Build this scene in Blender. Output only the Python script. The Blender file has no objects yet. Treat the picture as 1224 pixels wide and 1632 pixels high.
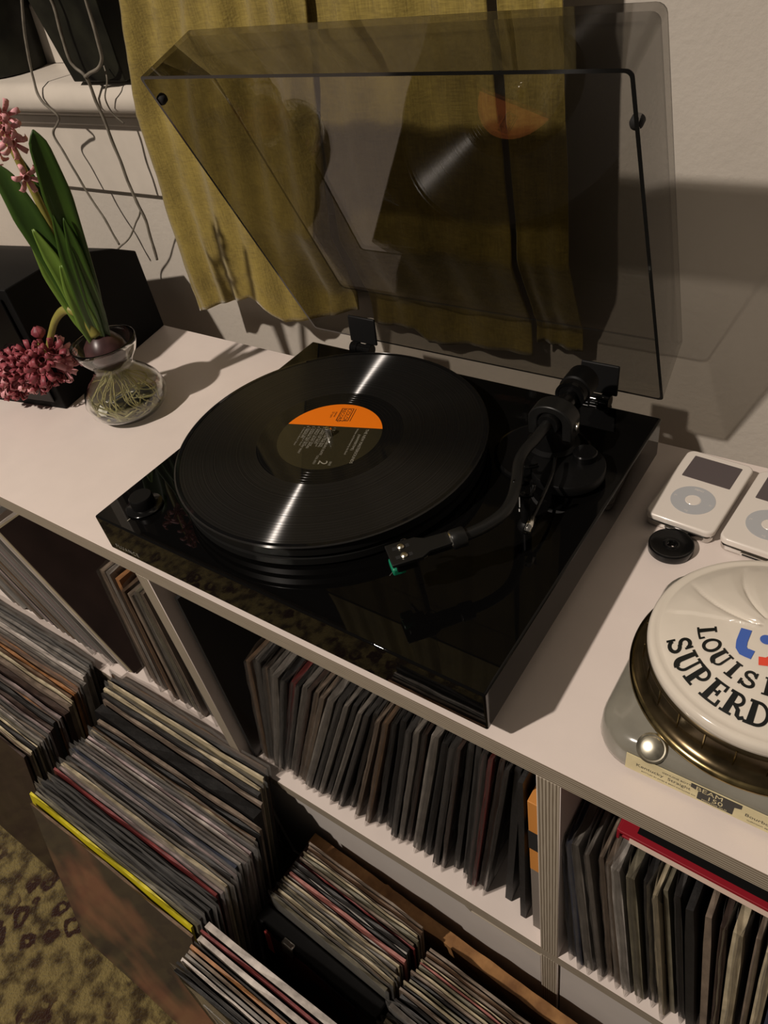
import bpy, bmesh, math, random
from mathutils import Vector, Matrix, noise
C = bpy.context.scene.collection
R = random.Random(7)
PI = math.pi
# ------------------------------------------------------------------ camera
F, CP, RX, RR, RZ = 1177.03, (.5806, -.2379, .4939), .8473, -.2011, .7319
cam = bpy.data.cameras.new('camera'); co = bpy.data.objects.new('camera', cam); C.objects.link(co)
cam.sensor_fit = 'HORIZONTAL'; cam.sensor_width = 36; cam.lens = F / 1224 * 36; cam.clip_start = .01
co.matrix_world = Matrix.Translation(CP) @ Matrix.Rotation(RZ, 4, 'Z') @ Matrix.Rotation(RX, 4, 'X') @ Matrix.Rotation(RR, 4, 'Z')
bpy.context.scene.camera = co
# ------------------------------------------------------------------ world, lamps, exposure
w = bpy.data.worlds.new('world'); bpy.context.scene.world = w; w.use_nodes = True
w.node_tree.nodes['Background'].inputs[0].default_value = (1.0, .86, .72, 1)
w.node_tree.nodes['Background'].inputs[1].default_value = .085
def lamp(name, loc, power, rad, col):
    l = bpy.data.lights.new(name, 'POINT'); l.energy = power; l.shadow_soft_size = rad; l.color = col
    o = bpy.data.objects.new(name, l); o.location = loc; C.objects.link(o); return o
lamp('floor_lamp_bulb', (-.62, -1.75, 2.36), 330, .045, (1.0, .875, .765))
vs = bpy.context.scene.view_settings
vs.view_transform = 'Standard'; vs.look = 'None'; vs.exposure = 0.0; vs.gamma = 1.0; vs.use_curve_mapping = False

# ------------------------------------------------------------------ materials
def s2l(c): return c / 12.92 if c <= .04045 else ((c + .055) / 1.055) ** 2.4
def rgb(*c): return tuple(s2l(v / 255) for v in c) + (1,)
def mat(name, c, rough=.6, metal=0, spec=.5, vary=0, scale=60, c2=None, bump=0, bscale=300, coat=0, stretch=None, thr=None, trans=0, ior=1.45, sss=0, sheen=0, detail=4):
    m = bpy.data.materials.new(name); m.use_nodes = True
    nt = m.node_tree; b = nt.nodes['Principled BSDF']
    b.inputs['Base Color'].default_value = c; b.inputs['Roughness'].default_value = rough
    b.inputs['Metallic'].default_value = metal; b.inputs['Specular IOR Level'].default_value = spec
    b.inputs['Coat Weight'].default_value = coat; b.inputs['Transmission Weight'].default_value = trans
    b.inputs['IOR'].default_value = ior; b.inputs['Sheen Weight'].default_value = sheen
    if sss:
        b.inputs['Subsurface Weight'].default_value = sss; b.inputs['Subsurface Radius'].default_value = (.01, .01, .005); b.inputs['Subsurface Scale'].default_value = .3
    tc = nt.nodes.new('ShaderNodeTexCoord'); mp = nt.nodes.new('ShaderNodeMapping'); nt.links.new(tc.outputs['Object'], mp.inputs[0])
    if stretch: mp.inputs['Scale'].default_value = stretch
    if vary or c2:
        n = nt.nodes.new('ShaderNodeTexNoise'); n.inputs['Scale'].default_value = scale; n.inputs['Detail'].default_value = detail
        nt.links.new(mp.outputs[0], n.inputs['Vector'])
        r = nt.nodes.new('ShaderNodeValToRGB'); lo, hi = thr or (.3, .7)
        r.color_ramp.elements[0].position = lo; r.color_ramp.elements[1].position = hi
        r.color_ramp.elements[0].color = c2 or tuple(v * (1 - vary) for v in c[:3]) + (1,)
        r.color_ramp.elements[1].color = c if c2 else tuple(min(1, v * (1 + vary)) for v in c[:3]) + (1,)
        nt.links.new(n.outputs[0], r.inputs[0]); nt.links.new(r.outputs[0], b.inputs['Base Color'])
    if bump:
        n2 = nt.nodes.new('ShaderNodeTexNoise'); n2.inputs['Scale'].default_value = bscale; n2.inputs['Detail'].default_value = 3
        nt.links.new(mp.outputs[0], n2.inputs['Vector'])
        bp = nt.nodes.new('ShaderNodeBump'); bp.inputs['Strength'].default_value = bump; bp.inputs['Distance'].default_value = .002
        nt.links.new(n2.outputs[0], bp.inputs['Height']); nt.links.new(bp.outputs[0], b.inputs['Normal'])
    return m
def clear(name, tint, rough=.05, gloss=1.0, bump=0, bscale=60, haze=0, hazec=(.5, .5, .5, 1)):
    """thin transparent plastic or acrylic: tinted see-through with a Fresnel mirror on top"""
    m = bpy.data.materials.new(name); m.use_nodes = True; nt = m.node_tree; nt.nodes.clear()
    out = nt.nodes.new('ShaderNodeOutputMaterial'); mx = nt.nodes.new('ShaderNodeMixShader')
    tr = nt.nodes.new('ShaderNodeBsdfTransparent'); tr.inputs[0].default_value = tint
    gl = nt.nodes.new('ShaderNodeBsdfGlossy'); gl.inputs['Roughness'].default_value = rough; gl.inputs[0].default_value = (gloss,) * 3 + (1,)
    fr = nt.nodes.new('ShaderNodeFresnel')                     # thin sheet: the same outer reflection from both sides of each face
    ge = nt.nodes.new('ShaderNodeNewGeometry'); mr = nt.nodes.new('ShaderNodeMapRange'); mr.inputs[3].default_value = 1.49; mr.inputs[4].default_value = 1 / 1.49
    nt.links.new(ge.outputs['Backfacing'], mr.inputs[0]); nt.links.new(mr.outputs[0], fr.inputs[0])
    src = tr
    if haze:
        df = nt.nodes.new('ShaderNodeBsdfDiffuse'); df.inputs[0].default_value = hazec
        m2 = nt.nodes.new('ShaderNodeMixShader'); m2.inputs[0].default_value = haze
        nt.links.new(tr.outputs[0], m2.inputs[1]); nt.links.new(df.outputs[0], m2.inputs[2]); src = m2
    nt.links.new(fr.outputs[0], mx.inputs[0]); nt.links.new(src.outputs[0], mx.inputs[1]); nt.links.new(gl.outputs[0], mx.inputs[2])
    nt.links.new(mx.outputs[0], out.inputs[0])
    if bump:
        tc = nt.nodes.new('ShaderNodeTexCoord'); n2 = nt.nodes.new('ShaderNodeTexNoise'); n2.inputs['Scale'].default_value = bscale
        nt.links.new(tc.outputs['Object'], n2.inputs['Vector'])
        bp = nt.nodes.new('ShaderNodeBump'); bp.inputs['Strength'].default_value = bump; bp.inputs['Distance'].default_value = .004
        nt.links.new(n2.outputs[0], bp.inputs['Height'])
        for q in (gl, fr): nt.links.new(bp.outputs[0], q.inputs['Normal'])
    return m
M = {}
M['wall'] = mat('wall_paint', rgb(188, 181, 170), .7, vary=.04, scale=9, bump=.25, bscale=170)
M['trim'] = mat('trim_paint', rgb(200, 192, 180), .4, vary=.06, scale=20, bump=.15, bscale=60)
M['laminate'] = mat('white_laminate', rgb(226, 214, 206), .38, vary=.02, scale=30, bump=.03, bscale=900)
M['ply'] = None
M['drawer'] = mat('drawer_laminate', rgb(196, 190, 184), .45, vary=.03, scale=20)
M['piano'] = mat('piano_black_lacquer', (.0022, .0021, .002, 1), .02, spec=.30)
M['blackplastic'] = mat('black_plastic', (.0035, .0035, .0035, 1), .45, spec=.22)
M['blacksatin'] = mat('black_satin_metal', (.0085, .0085, .008, 1), .36, spec=.35)
M['blackgloss'] = mat('black_gloss_plastic', (.004, .004, .004, 1), .14, spec=.35)
M['clipplastic'] = mat('dull_black_clip_plastic', (.006, .006, .006, 1), .55, spec=.25)
M['rubber'] = mat('black_rubber', (.01, .01, .01, 1), .8)
M['chrome'] = mat('chrome', (.75, .74, .7, 1), .15, metal=1)
M['steel'] = mat('polished_steel', (.6, .58, .55, 1), .12, metal=1)
M['green'] = mat('green_cartridge_plastic', rgb(20, 120, 88), .35)
M['acrylic'] = clear('smoked_acrylic', (.63, .62, .60, 1), .012, 1.0)
M['acrylic_bend'] = clear('smoked_acrylic_bend', (.34, .33, .32, 1), .02, 1.0)
M['acrylic_edge'] = mat('smoked_acrylic_edge', (.012, .012, .011, 1), .12)
M['glass'] = clear('thin_clear_glass', (.93, .95, .93, 1), .01, 1.0)
M['water'] = clear('root_water', (.90, .90, .82, 1), .02, .8)
M['bag'] = clear('clear_poly_sleeve', (.86, .85, .84, 1), .26, 1.0, bump=.7, bscale=32, haze=.22, hazec=(.36, .35, .33, 1))
for k_, c_, i_ in (('solidglass', (.96, .98, .96, 1), 1.48), ('solidwater', (.97, .97, .90, 1), 1.33)):
    m_ = mat('clear_' + k_, c_, .0, trans=1, ior=i_); M[k_] = m_
M['orange'] = mat('orange_label_paper', rgb(232, 118, 8), .5)
M['darklabel'] = mat('dark_label_paper', (.022, .019, .010, 1), .25, coat=.4)
M['greyink'] = mat('grey_ink', (.26, .245, .20, 1), .5)
M['ink'] = mat('black_ink', (.008, .009, .008, 1), .3)
M['whiteplastic'] = mat('white_gloss_plastic', rgb(228, 220, 210), .18, coat=.5)
M['wheel'] = mat('grey_click_wheel', rgb(178, 180, 182), .35)
M['screen'] = mat('dark_grey_screen', rgb(92, 84, 84), .18)
M['blackbox'] = mat('matt_black_card', (.005, .005, .0048, 1), .6, spec=.15)
M['bluepaint'] = mat('blue_enamel', rgb(62, 96, 176), .2)
M['redpaint'] = mat('red_enamel', rgb(220, 72, 50), .2)
M['china'] = mat('white_glazed_china', rgb(214, 206, 192), .12, vary=.05, scale=25, coat=.5)
M['greychina'] = mat('grey_glazed_china', rgb(126, 123, 112), .16, vary=.12, scale=35, coat=.5)
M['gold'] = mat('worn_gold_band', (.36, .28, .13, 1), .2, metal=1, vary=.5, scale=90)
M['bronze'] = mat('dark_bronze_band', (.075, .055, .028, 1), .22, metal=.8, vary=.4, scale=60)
M['silver'] = mat('silver_cap', (.62, .58, .46, 1), .30, metal=1, vary=.3, scale=120)
M['labelpaper'] = mat('cream_label_paper', rgb(214, 202, 160), .6, vary=.12, scale=70)
M['leaf'] = mat('hyacinth_leaf', rgb(66, 96, 30), .38, c2=rgb(38, 62, 20), scale=30, stretch=(1, 1, .1), coat=.15)
M['stem'] = mat('hyacinth_stem', rgb(140, 134, 66), .45, vary=.15, scale=60)
M['leafbase'] = mat('pale_leaf_base', rgb(104, 132, 52), .4, vary=.1, scale=50)
M['petal_light'] = mat('light_pink_petal', rgb(222, 158, 164), .5, vary=.15, scale=90, sss=.15)
M['petal'] = mat('dusty_pink_petal', rgb(168, 84, 92), .5, c2=rgb(112, 42, 54), scale=120, sss=.1)
M['bulb'] = mat('purple_brown_bulb', rgb(66, 44, 44), .35, vary=.35, scale=80)
M['roots'] = mat('cream_roots', rgb(212, 202, 150), .5)
M['vine'] = mat('grey_vine', rgb(116, 110, 98), .6, vary=.25, scale=120)
M['pot'] = mat('dark_glazed_pot', (.011, .011, .007, 1), .5, spec=.2, vary=.7, scale=25)
M['soil'] = mat('potting_soil', (.02, .014, .01, 1), .9, bump=.5)
M['cardboard'] = mat('worn_brown_board', rgb(158, 116, 70), .7, c2=rgb(112, 76, 42), scale=45, bump=.4, bscale=80)
M['boxin'] = mat('dark_maroon_board', rgb(54, 32, 26), .7, vary=.2, scale=40)
M['tan'] = mat('tan_box_board', rgb(196, 132, 62), .6)
M['redcloth'] = mat('red_book_cloth', rgb(138, 8, 28), .6)
M['pages'] = mat('book_page_edges', rgb(230, 204, 188), .7)
M['glassdark'] = mat('night_window_pane', (.01, .011, .013, 1), .04)

def ply_mat():
    m = mat('birch_ply_edge', rgb(150, 138, 120), .6)
    nt = m.node_tree; b = nt.nodes['Principled BSDF']
    uv = nt.nodes.new('ShaderNodeUVMap'); sp = nt.nodes.new('ShaderNodeSeparateXYZ'); nt.links.new(uv.outputs[0], sp.inputs[0])
    n = nt.nodes.new('ShaderNodeTexNoise'); n.inputs['Scale'].default_value = 30; nt.links.new(uv.outputs[0], n.inputs['Vector'])
    a = nt.nodes.new('ShaderNodeMath'); a.operation = 'MULTIPLY_ADD'; a.inputs[1].default_value = 7.0; nt.links.new(sp.outputs[1], a.inputs[0])
    s = nt.nodes.new('ShaderNodeMath'); s.operation = 'MULTIPLY'; s.inputs[1].default_value = .35; nt.links.new(n.outputs[0], s.inputs[0]); nt.links.new(s.outputs[0], a.inputs[2])
    p = nt.nodes.new('ShaderNodeMath'); p.operation = 'PINGPONG'; p.inputs[1].default_value = .5; nt.links.new(a.outputs[0], p.inputs[0])
    r = nt.nodes.new('ShaderNodeValToRGB'); e = r.color_ramp.elements
    e[0].position = .12; e[0].color = rgb(112, 100, 84); e[1].position = .34; e[1].color = rgb(170, 160, 143)
    nt.links.new(p.outputs[0], r.inputs[0]); nt.links.new(r.outputs[0], b.inputs['Base Color'])
    return m
M['ply'] = ply_mat()

def cloth_mat():
    m = bpy.data.materials.new('olive_linen_cloth'); m.use_nodes = True; nt = m.node_tree; b = nt.nodes['Principled BSDF']
    b.inputs['Roughness'].default_value = .75; b.inputs['Sheen Weight'].default_value = .35
    tc = nt.nodes.new('ShaderNodeTexCoord')
    def nz(sc, st, det=3):
        mp = nt.nodes.new('ShaderNodeMapping'); mp.inputs['Scale'].default_value = st; nt.links.new(tc.outputs['Object'], mp.inputs[0])
        n = nt.nodes.new('ShaderNodeTexNoise'); n.inputs['Scale'].default_value = sc; n.inputs['Detail'].default_value = det; nt.links.new(mp.outputs[0], n.inputs['Vector']); return n
    n1 = nz(14, (1, 1, 1)); n2 = nz(500, (.12, 1, 1), 1); n3 = nz(600, (1, 1, .1), 1)
    ad = nt.nodes.new('ShaderNodeMath'); nt.links.new(n2.outputs[0], ad.inputs[0]); nt.links.new(n3.outputs[0], ad.inputs[1])
    mx = nt.nodes.new('ShaderNodeMath'); mx.operation = 'MULTIPLY_ADD'; mx.inputs[1].default_value = .6; nt.links.new(n1.outputs[0], mx.inputs[0])
    hl = nt.nodes.new('ShaderNodeMath'); hl.operation = 'MULTIPLY'; hl.inputs[1].default_value = .3; nt.links.new(ad.outputs[0], hl.inputs[0]); nt.links.new(hl.outputs[0], mx.inputs[2])
    r = nt.nodes.new('ShaderNodeValToRGB'); e = r.color_ramp.elements
    e[0].position = .42; e[0].color = rgb(116, 99, 34); e[1].position = .78; e[1].color = rgb(162, 142, 62)
    nt.links.new(mx.outputs[0], r.inputs[0]); nt.links.new(r.outputs[0], b.inputs['Base Color'])
    bp = nt.nodes.new('ShaderNodeBump'); bp.inputs['Strength'].default_value = .35; bp.inputs['Distance'].default_value = .001
    nt.links.new(ad.outputs[0], bp.inputs['Height']); nt.links.new(bp.outputs[0], b.inputs['Normal'])
    tl = nt.nodes.new('ShaderNodeBsdfTranslucent'); nt.links.new(r.outputs[0], tl.inputs[0])
    ms = nt.nodes.new('ShaderNodeMixShader'); ms.inputs[0].default_value = .12
    nt.links.new(b.outputs[0], ms.inputs[1]); nt.links.new(tl.outputs[0], ms.inputs[2]); nt.links.new(ms.outputs[0], nt.nodes['Material Output'].inputs[0])
    return m
M['cloth'] = cloth_mat()

def vinyl_mat():
    """black vinyl; the groove walls spread light radially, so a lamp draws one streak through the spindle"""
    m = bpy.data.materials.new('vinyl_grooves'); m.use_nodes = True; nt = m.node_tree; b = nt.nodes['Principled BSDF']
    b.inputs['Base Color'].default_value = (.005, .005, .005, 1); b.inputs['Roughness'].default_value = .25; b.inputs['Specular IOR Level'].default_value = .35
    tg = nt.nodes.new('ShaderNodeTangent'); tg.direction_type = 'RADIAL'; tg.axis = 'Z'
    gl = nt.nodes.new('ShaderNodeBsdfAnisotropic'); gl.inputs['Roughness'].default_value = .80; gl.inputs['Anisotropy'].default_value = GA; gl.inputs['Rotation'].default_value = GR
    nt.links.new(tg.outputs[0], gl.inputs['Tangent'])
    tc = nt.nodes.new('ShaderNodeTexCoord'); le = nt.nodes.new('ShaderNodeVectorMath'); le.operation = 'LENGTH'; nt.links.new(tc.outputs['Object'], le.inputs[0])
    n = nt.nodes.new('ShaderNodeTexNoise'); n.noise_dimensions = '1D'; n.inputs['Scale'].default_value = 800; n.inputs['Detail'].default_value = 8; n.inputs['Roughness'].default_value = .8
    nt.links.new(le.outputs['Value'], n.inputs['W'])
    r = nt.nodes.new('ShaderNodeMapRange'); r.inputs[1].default_value = .36; r.inputs[2].default_value = .62; r.inputs[3].default_value = .04; r.inputs[4].default_value = 1.0
    nt.links.new(n.outputs[0], r.inputs[0]); nt.links.new(r.outputs[0], gl.inputs[0])
    mx = nt.nodes.new('ShaderNodeMixShader'); mx.inputs[0].default_value = GW
    nt.links.new(b.outputs[0], mx.inputs[1]); nt.links.new(gl.outputs[0], mx.inputs[2]); nt.links.new(mx.outputs[0], nt.nodes['Material Output'].inputs[0])
    return m
GA, GR, GW = .972, 0.0, .12
M['vinyl'] = vinyl_mat()
M['deadwax'] = mat('vinyl_dead_wax', (.005, .005, .005, 1), .05, spec=.5)

def rug_mat():
    m = bpy.data.materials.new('patterned_rug_pile'); m.use_nodes = True; nt = m.node_tree; b = nt.nodes['Principled BSDF']
    b.inputs['Roughness'].default_value = .95; b.inputs['Sheen Weight'].default_value = .3; b.inputs['Specular IOR Level'].default_value = .1
    tc = nt.nodes.new('ShaderNodeTexCoord')
    n1 = nt.nodes.new('ShaderNodeTexNoise'); n1.inputs['Scale'].default_value = 44; n1.inputs['Detail'].default_value = 8; nt.links.new(tc.outputs['Object'], n1.inputs['Vector'])
    v = nt.nodes.new('ShaderNodeTexVoronoi'); v.inputs['Scale'].default_value = 27; v.inputs['Randomness'].default_value = .7
    mv = nt.nodes.new('ShaderNodeMixRGB'); mv.inputs[0].default_value = .03; nt.links.new(tc.outputs['Object'], mv.inputs[1]); nt.links.new(n1.outputs[1], mv.inputs[2])
    nt.links.new(mv.outputs[0], v.inputs['Vector'])
    # dark ring motifs: a band of the cell distance
    mr = nt.nodes.new('ShaderNodeValToRGB'); e = mr.color_ramp.elements
    e[0].position = .14; e[0].color = (0, 0, 0, 1); e[1].position = .20; e[1].color = (1, 1, 1, 1)
    x = mr.color_ramp.elements.new(.36); x.color = (1, 1, 1, 1); x = mr.color_ramp.elements.new(.43); x.color = (0, 0, 0, 1)
    nt.links.new(v.outputs['Distance'], mr.inputs[0])
    n3 = nt.nodes.new('ShaderNodeTexNoise'); n3.inputs['Scale'].default_value = 9; n3.inputs['Detail'].default_value = 2; nt.links.new(tc.outputs['Object'], n3.inputs['Vector'])
    th = nt.nodes.new('ShaderNodeMapRange'); th.inputs[1].default_value = .44; th.inputs[2].default_value = .56; nt.links.new(n3.outputs[0], th.inputs[0])
    mm = nt.nodes.new('ShaderNodeMath'); mm.operation = 'MULTIPLY'; nt.links.new(mr.outputs[0], mm.inputs[0]); nt.links.new(th.outputs[0], mm.inputs[1])
    base = nt.nodes.new('ShaderNodeValToRGB'); e = base.color_ramp.elements
    e[0].position = .38; e[0].color = rgb(58, 45, 24); e[1].position = .58; e[1].color = rgb(122, 108, 66); nt.links.new(n1.outputs[0], base.inputs[0])
    mix = nt.nodes.new('ShaderNodeMixRGB'); mix.inputs[2].default_value = rgb(46, 24, 14); nt.links.new(mm.outputs[0], mix.inputs[0]); nt.links.new(base.outputs[0], mix.inputs[1])
    nt.links.new(mix.outputs[0], b.inputs['Base Color'])
    n2 = nt.nodes.new('ShaderNodeTexNoise'); n2.inputs['Scale'].default_value = 320; nt.links.new(tc.outputs['Object'], n2.inputs['Vector'])
    bp = nt.nodes.new('ShaderNodeBump'); bp.inputs['Strength'].default_value = .9; bp.inputs['Distance'].default_value = .004
    nt.links.new(n2.outputs[0], bp.inputs['Height']); nt.links.new(bp.outputs[0], b.inputs['Normal'])
    return m
M['rug'] = rug_mat()

# ------------------------------------------------------------------ mesh helpers
def link(name, bm, mats, parent=None, smooth=False, bevel=0, seg=2, loc=None):
    me = bpy.data.meshes.new(name); bmesh.ops.recalc_face_normals(bm, faces=bm.faces[:]); bm.to_mesh(me); bm.free()
    for m in (mats if isinstance(mats, (list, tuple)) else [mats]): me.materials.append(m)
    if smooth:
        for p in me.polygons: p.use_smooth = True
    o = bpy.data.objects.new(name, me); C.objects.link(o)
    if parent: o.parent = parent
    if loc: o.location = loc
    if bevel:
        b = o.modifiers.new('bevel', 'BEVEL'); b.width = bevel; b.segments = seg; b.limit_method = 'ANGLE'; b.angle_limit = math.radians(40)
        b.harden_normals = False
        for p in me.polygons: p.use_smooth = True
        try: me.set_sharp_from_angle(angle=math.radians(50))
        except Exception: pass
    return o
def tag(o, label=None, cat=None, group=None, kind=None):
    if label: o['label'] = label
    if cat: o['category'] = cat
    if group: o['group'] = group
    if kind: o['kind'] = kind
    return o
def empty(name, loc=(0, 0, 0), label=None, cat=None, group=None, rz=0):
    o = bpy.data.objects.new(name, None); C.objects.link(o); o.location = loc; o.rotation_euler.z = rz; o.empty_display_size = .02
    return tag(o, label, cat, group)
def box(bm, x0, x1, y0, y1, z0, z1, mi=0, mat4=None):
    vs = [bm.verts.new(p) for p in [(x0, y0, z0), (x1, y0, z0), (x1, y1, z0), (x0, y1, z0), (x0, y0, z1), (x1, y0, z1), (x1, y1, z1), (x0, y1, z1)]]
    if mat4:
        for v in vs: v.co = mat4 @ v.co
    for f in [(0, 3, 2, 1), (4, 5, 6, 7), (0, 1, 5, 4), (1, 2, 6, 5), (2, 3, 7, 6), (3, 0, 4, 7)]:
        fc = bm.faces.new([vs[i] for i in f]); fc.material_index = mi
    return vs
def lathe(bm, prof, n=48, mi=0, c=(0, 0, 0), m4=None, close=True):
    rings = []
    for r, z in prof:
        if r < 1e-6: ring = [bm.verts.new((c[0], c[1], c[2] + z))]
        else: ring = [bm.verts.new((c[0] + r * math.cos(2 * PI * i / n), c[1] + r * math.sin(2 * PI * i / n), c[2] + z)) for i in range(n)]
        if m4:
            for v in ring: v.co = m4 @ v.co
        rings.append(ring)
    for a, b in zip(rings, rings[1:]):
        for i in range(n):
            j = (i + 1) % n
            q = [a[i % len(a)], a[j % len(a)], b[j % len(b)], b[i % len(b)]]
            q2 = []
            for v in q:
                if v not in q2: q2.append(v)
            if len(q2) > 2: bm.faces.new(q2).material_index = mi
    return rings
def tube(bm, pts, rad, n=10, mi=0, cap=True):
    pts = [Vector(p) for p in pts]; rings = []; up = None
    for i, p in enumerate(pts):
        t = (pts[min(i + 1, len(pts) - 1)] - pts[max(i - 1, 0)]).normalized()
        if up is None: up = t.orthogonal().normalized()
        up = (up - t * up.dot(t)).normalized(); s = t.cross(up)
        r = rad[i] if isinstance(rad, (list, tuple)) else rad
        rings.append([bm.verts.new(p + (up * math.cos(2 * PI * k / n) + s * math.sin(2 * PI * k / n)) * r) for k in range(n)])
    for a, b in zip(rings, rings[1:]):
        for k in range(n): bm.faces.new([a[k], a[(k + 1) % n], b[(k + 1) % n], b[k]]).material_index = mi
    if cap:
        bm.faces.new(rings[0][::-1]).material_index = mi; bm.faces.new(rings[-1]).material_index = mi
def smooth_pts(P, n=6):
    P = [Vector(p) for p in P]; out = []
    for i in range(len(P) - 1):
        a, b, c, d = P[max(i - 1, 0)], P[i], P[i + 1], P[min(i + 2, len(P) - 1)]
        for k in range(n):
            t = k / n
            out.append(.5 * ((2 * b) + (c - a) * t + (2 * a - 5 * b + 4 * c - d) * t * t + (3 * b - a - 3 * c + d) * t ** 3))
    out.append(P[-1]); return out
def interp(x, T):
    if x <= T[0][0]: return T[0][1]
    for (a, u), (b, v) in zip(T, T[1:]):
        if x <= b: return u + (v - u) * (x - a) / (b - a)
    return T[-1][1]
def text_mesh(name, s, size, M4, m, parent, ext=.00008, align='LEFT', kind=None, spacing=1):
    cu = bpy.data.curves.new(name, 'FONT'); cu.body = s; cu.size = size; cu.extrude = ext; cu.align_x = align; cu.space_character = spacing; cu.resolution_u = 3
    t = bpy.data.objects.new('tmp', cu); C.objects.link(t); bpy.context.view_layer.update()
    me = bpy.data.meshes.new_from_object(t.evaluated_get(bpy.context.evaluated_depsgraph_get()))
    bpy.data.objects.remove(t); bpy.data.curves.remove(cu)
    me.transform(M4); me.materials.clear(); me.materials.append(m)
    o = bpy.data.objects.new(name, me); C.objects.link(o); o.parent = parent
    return o
def boxobj(name, b, m, parent=None, bevel=0, **k):
    bm = bmesh.new(); box(bm, *b); return link(name, bm, m, parent, bevel=bevel, **k)

# ------------------------------------------------------------------ room shell
FL = -.685
WY = .45
tag(boxobj('floor', (-2.6, 2.2, -2.6, .6, FL - .03, FL - .012), mat('dark_floorboards', rgb(70, 48, 32), .5, vary=.3, scale=8, stretch=(1, 8, 1))), kind='structure')
# back wall with a window opening above the sill on its left part
bm = bmesh.new()
box(bm, -2.6, 2.2, WY, WY + .12, FL - .012, .30)
box(bm, .13, 2.2, WY, WY + .12, .30, 2.4)
box(bm, -2.6, -1.1, WY, WY + .12, .30, 2.4)
box(bm, -1.1, .13, WY, WY + .12, 1.7, 2.4)
tag(link('wall_back', bm, M['wall']), kind='structure')
wn = tag(empty('window_1', (-.485, WY + .07, .33)), kind='structure')
bm = bmesh.new()
box(bm, -.615, .615, -.015, .03, 0, .075); box(bm, -.615, .615, -.015, .03, 1.31, 1.37); box(bm, -.615, -.56, -.015, .03, .075, 1.31); box(bm, .56, .615, -.015, .03, .075, 1.31); box(bm, -.615, .615, -.01, .025, .66, .70)
link('window_frame', bm, M['trim'], wn, bevel=.003)
for z0, z1 in ((.075, .66), (.70, 1.31)): boxobj('pane', (-.56, .56, .005, .009, z0, z1), M['glassdark'], wn)
# sill with a rounded nosing, the bead under it and the apron board
bm = bmesh.new()
prof = [(WY + .055, .332), (.418, .330), (.408, .325), (.402, .314), (.402, .303), (.407, .296), (.418, .293), (WY + .001, .293)]
for x in (-1.16, -.02): pass
A = [bm.verts.new((-1.16, y, z)) for y, z in prof]; B = [bm.verts.new((.17, y, z)) for y, z in prof]
for i in range(len(prof)):
    j = (i + 1) % len(prof); bm.faces.new([A[i], A[j], B[j], B[i]])
bm.faces.new(A[::-1]); bm.faces.new(B)
tag(link('trim_1', bm, M['trim'], bevel=.0015), kind='structure')
bm = bmesh.new(); box(bm, -1.14, .15, .425, WY - .0005, .2855, .2925); box(bm, -1.14, .15, .431, WY - .0005, .272, .2848)
tag(link('trim_2', bm, M['trim'], bevel=.0025), kind='structure')
tag(boxobj('trim_3', (-1.13, .14, .440, WY - .0005, .179, .2715), M['trim'], bevel=.0015), kind='structure')
tag(boxobj('baseboard_back', (-2.6, 2.2, .435, WY - .0005, FL - .01, FL + .14), M['trim'], bevel=.003), kind='structure')
# rug
bm = bmesh.new()
bmesh.ops.create_grid(bm, x_segments=60, y_segments=50, size=1)
for v in bm.verts: v.co = Vector((v.co.x * 1.3 - .55, v.co.y * .75 - .83, FL - .001 + .0015 * noise.noise(v.co * 9)))
bmesh.ops.solidify(bm, geom=bm.faces[:], thickness=.008)
rug = tag(link('rug', bm, M['rug'], smooth=True), 'worn olive and brown patterned rug on the floor', 'rug')

# ------------------------------------------------------------------ record cabinet
Y0, Y1, T, ZB = .0055, .389, .0195, -.384
def board(name, b, parent, edge_axis='z', kindm=None):
    """laminated plywood board: white faces, striped ply on the front edge (UV.y runs across the plies)"""
    bm = bmesh.new(); box(bm, *b); uv = bm.loops.layers.uv.new('UVMap')
    for f in bm.faces:
        if f.calc_center_median().y < b[2] + 1e-5: f.material_index = 1
        for l in f.loops:
            p = l.vert.co
            l[uv].uv = ((p.x * 1.0), (p.z - b[4]) / (b[5] - b[4])) if edge_axis == 'z' else (p.z, (p.x - b[0]) / (b[1] - b[0]))
    o = link(name, bm, [M[kindm or 'laminate'], M['ply']], parent, bevel=.0006, seg=1); return o
cab = tag(empty('record_cabinet', (.2, .2, FL)), 'white laminated plywood cabinet of open record bays below the turntable', 'cabinet')
cab.matrix_world = Matrix.Translation((.2, .2, FL)); bpy.context.view_layer.update()
def cb(name, b, ax='z', km=None):
    o = board(name, b, None, ax, km); o.parent = cab; o.matrix_parent_inverse = cab.matrix_world.inverted(); return o
cb('worktop', (-1.50, 1.36, Y0, Y1, -T, 0))
cb('bay_shelf', (-1.50, 1.36, Y0, Y1, ZB - T, ZB))
cb('base_board', (-1.50, 1.36, Y0, Y1, FL, FL + T))
DX = [-1.344, -.894, -.444, .006, .456, .906, 1.34]
for x in DX:
    if x != -.444: cb('divider', (x, x + T, Y0, Y1 - .006, ZB, -T), 'x')
    cb('divider', (x, x + T, Y0, Y1 - .006, FL + T, ZB - T), 'x')
cb('back_panel', (-1.5, 1.36, Y1 - .006, Y1, ZB, -T)); cb('back_panel', (-1.5, 1.36, Y1 - .006, Y1, FL + T, ZB - T))
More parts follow.
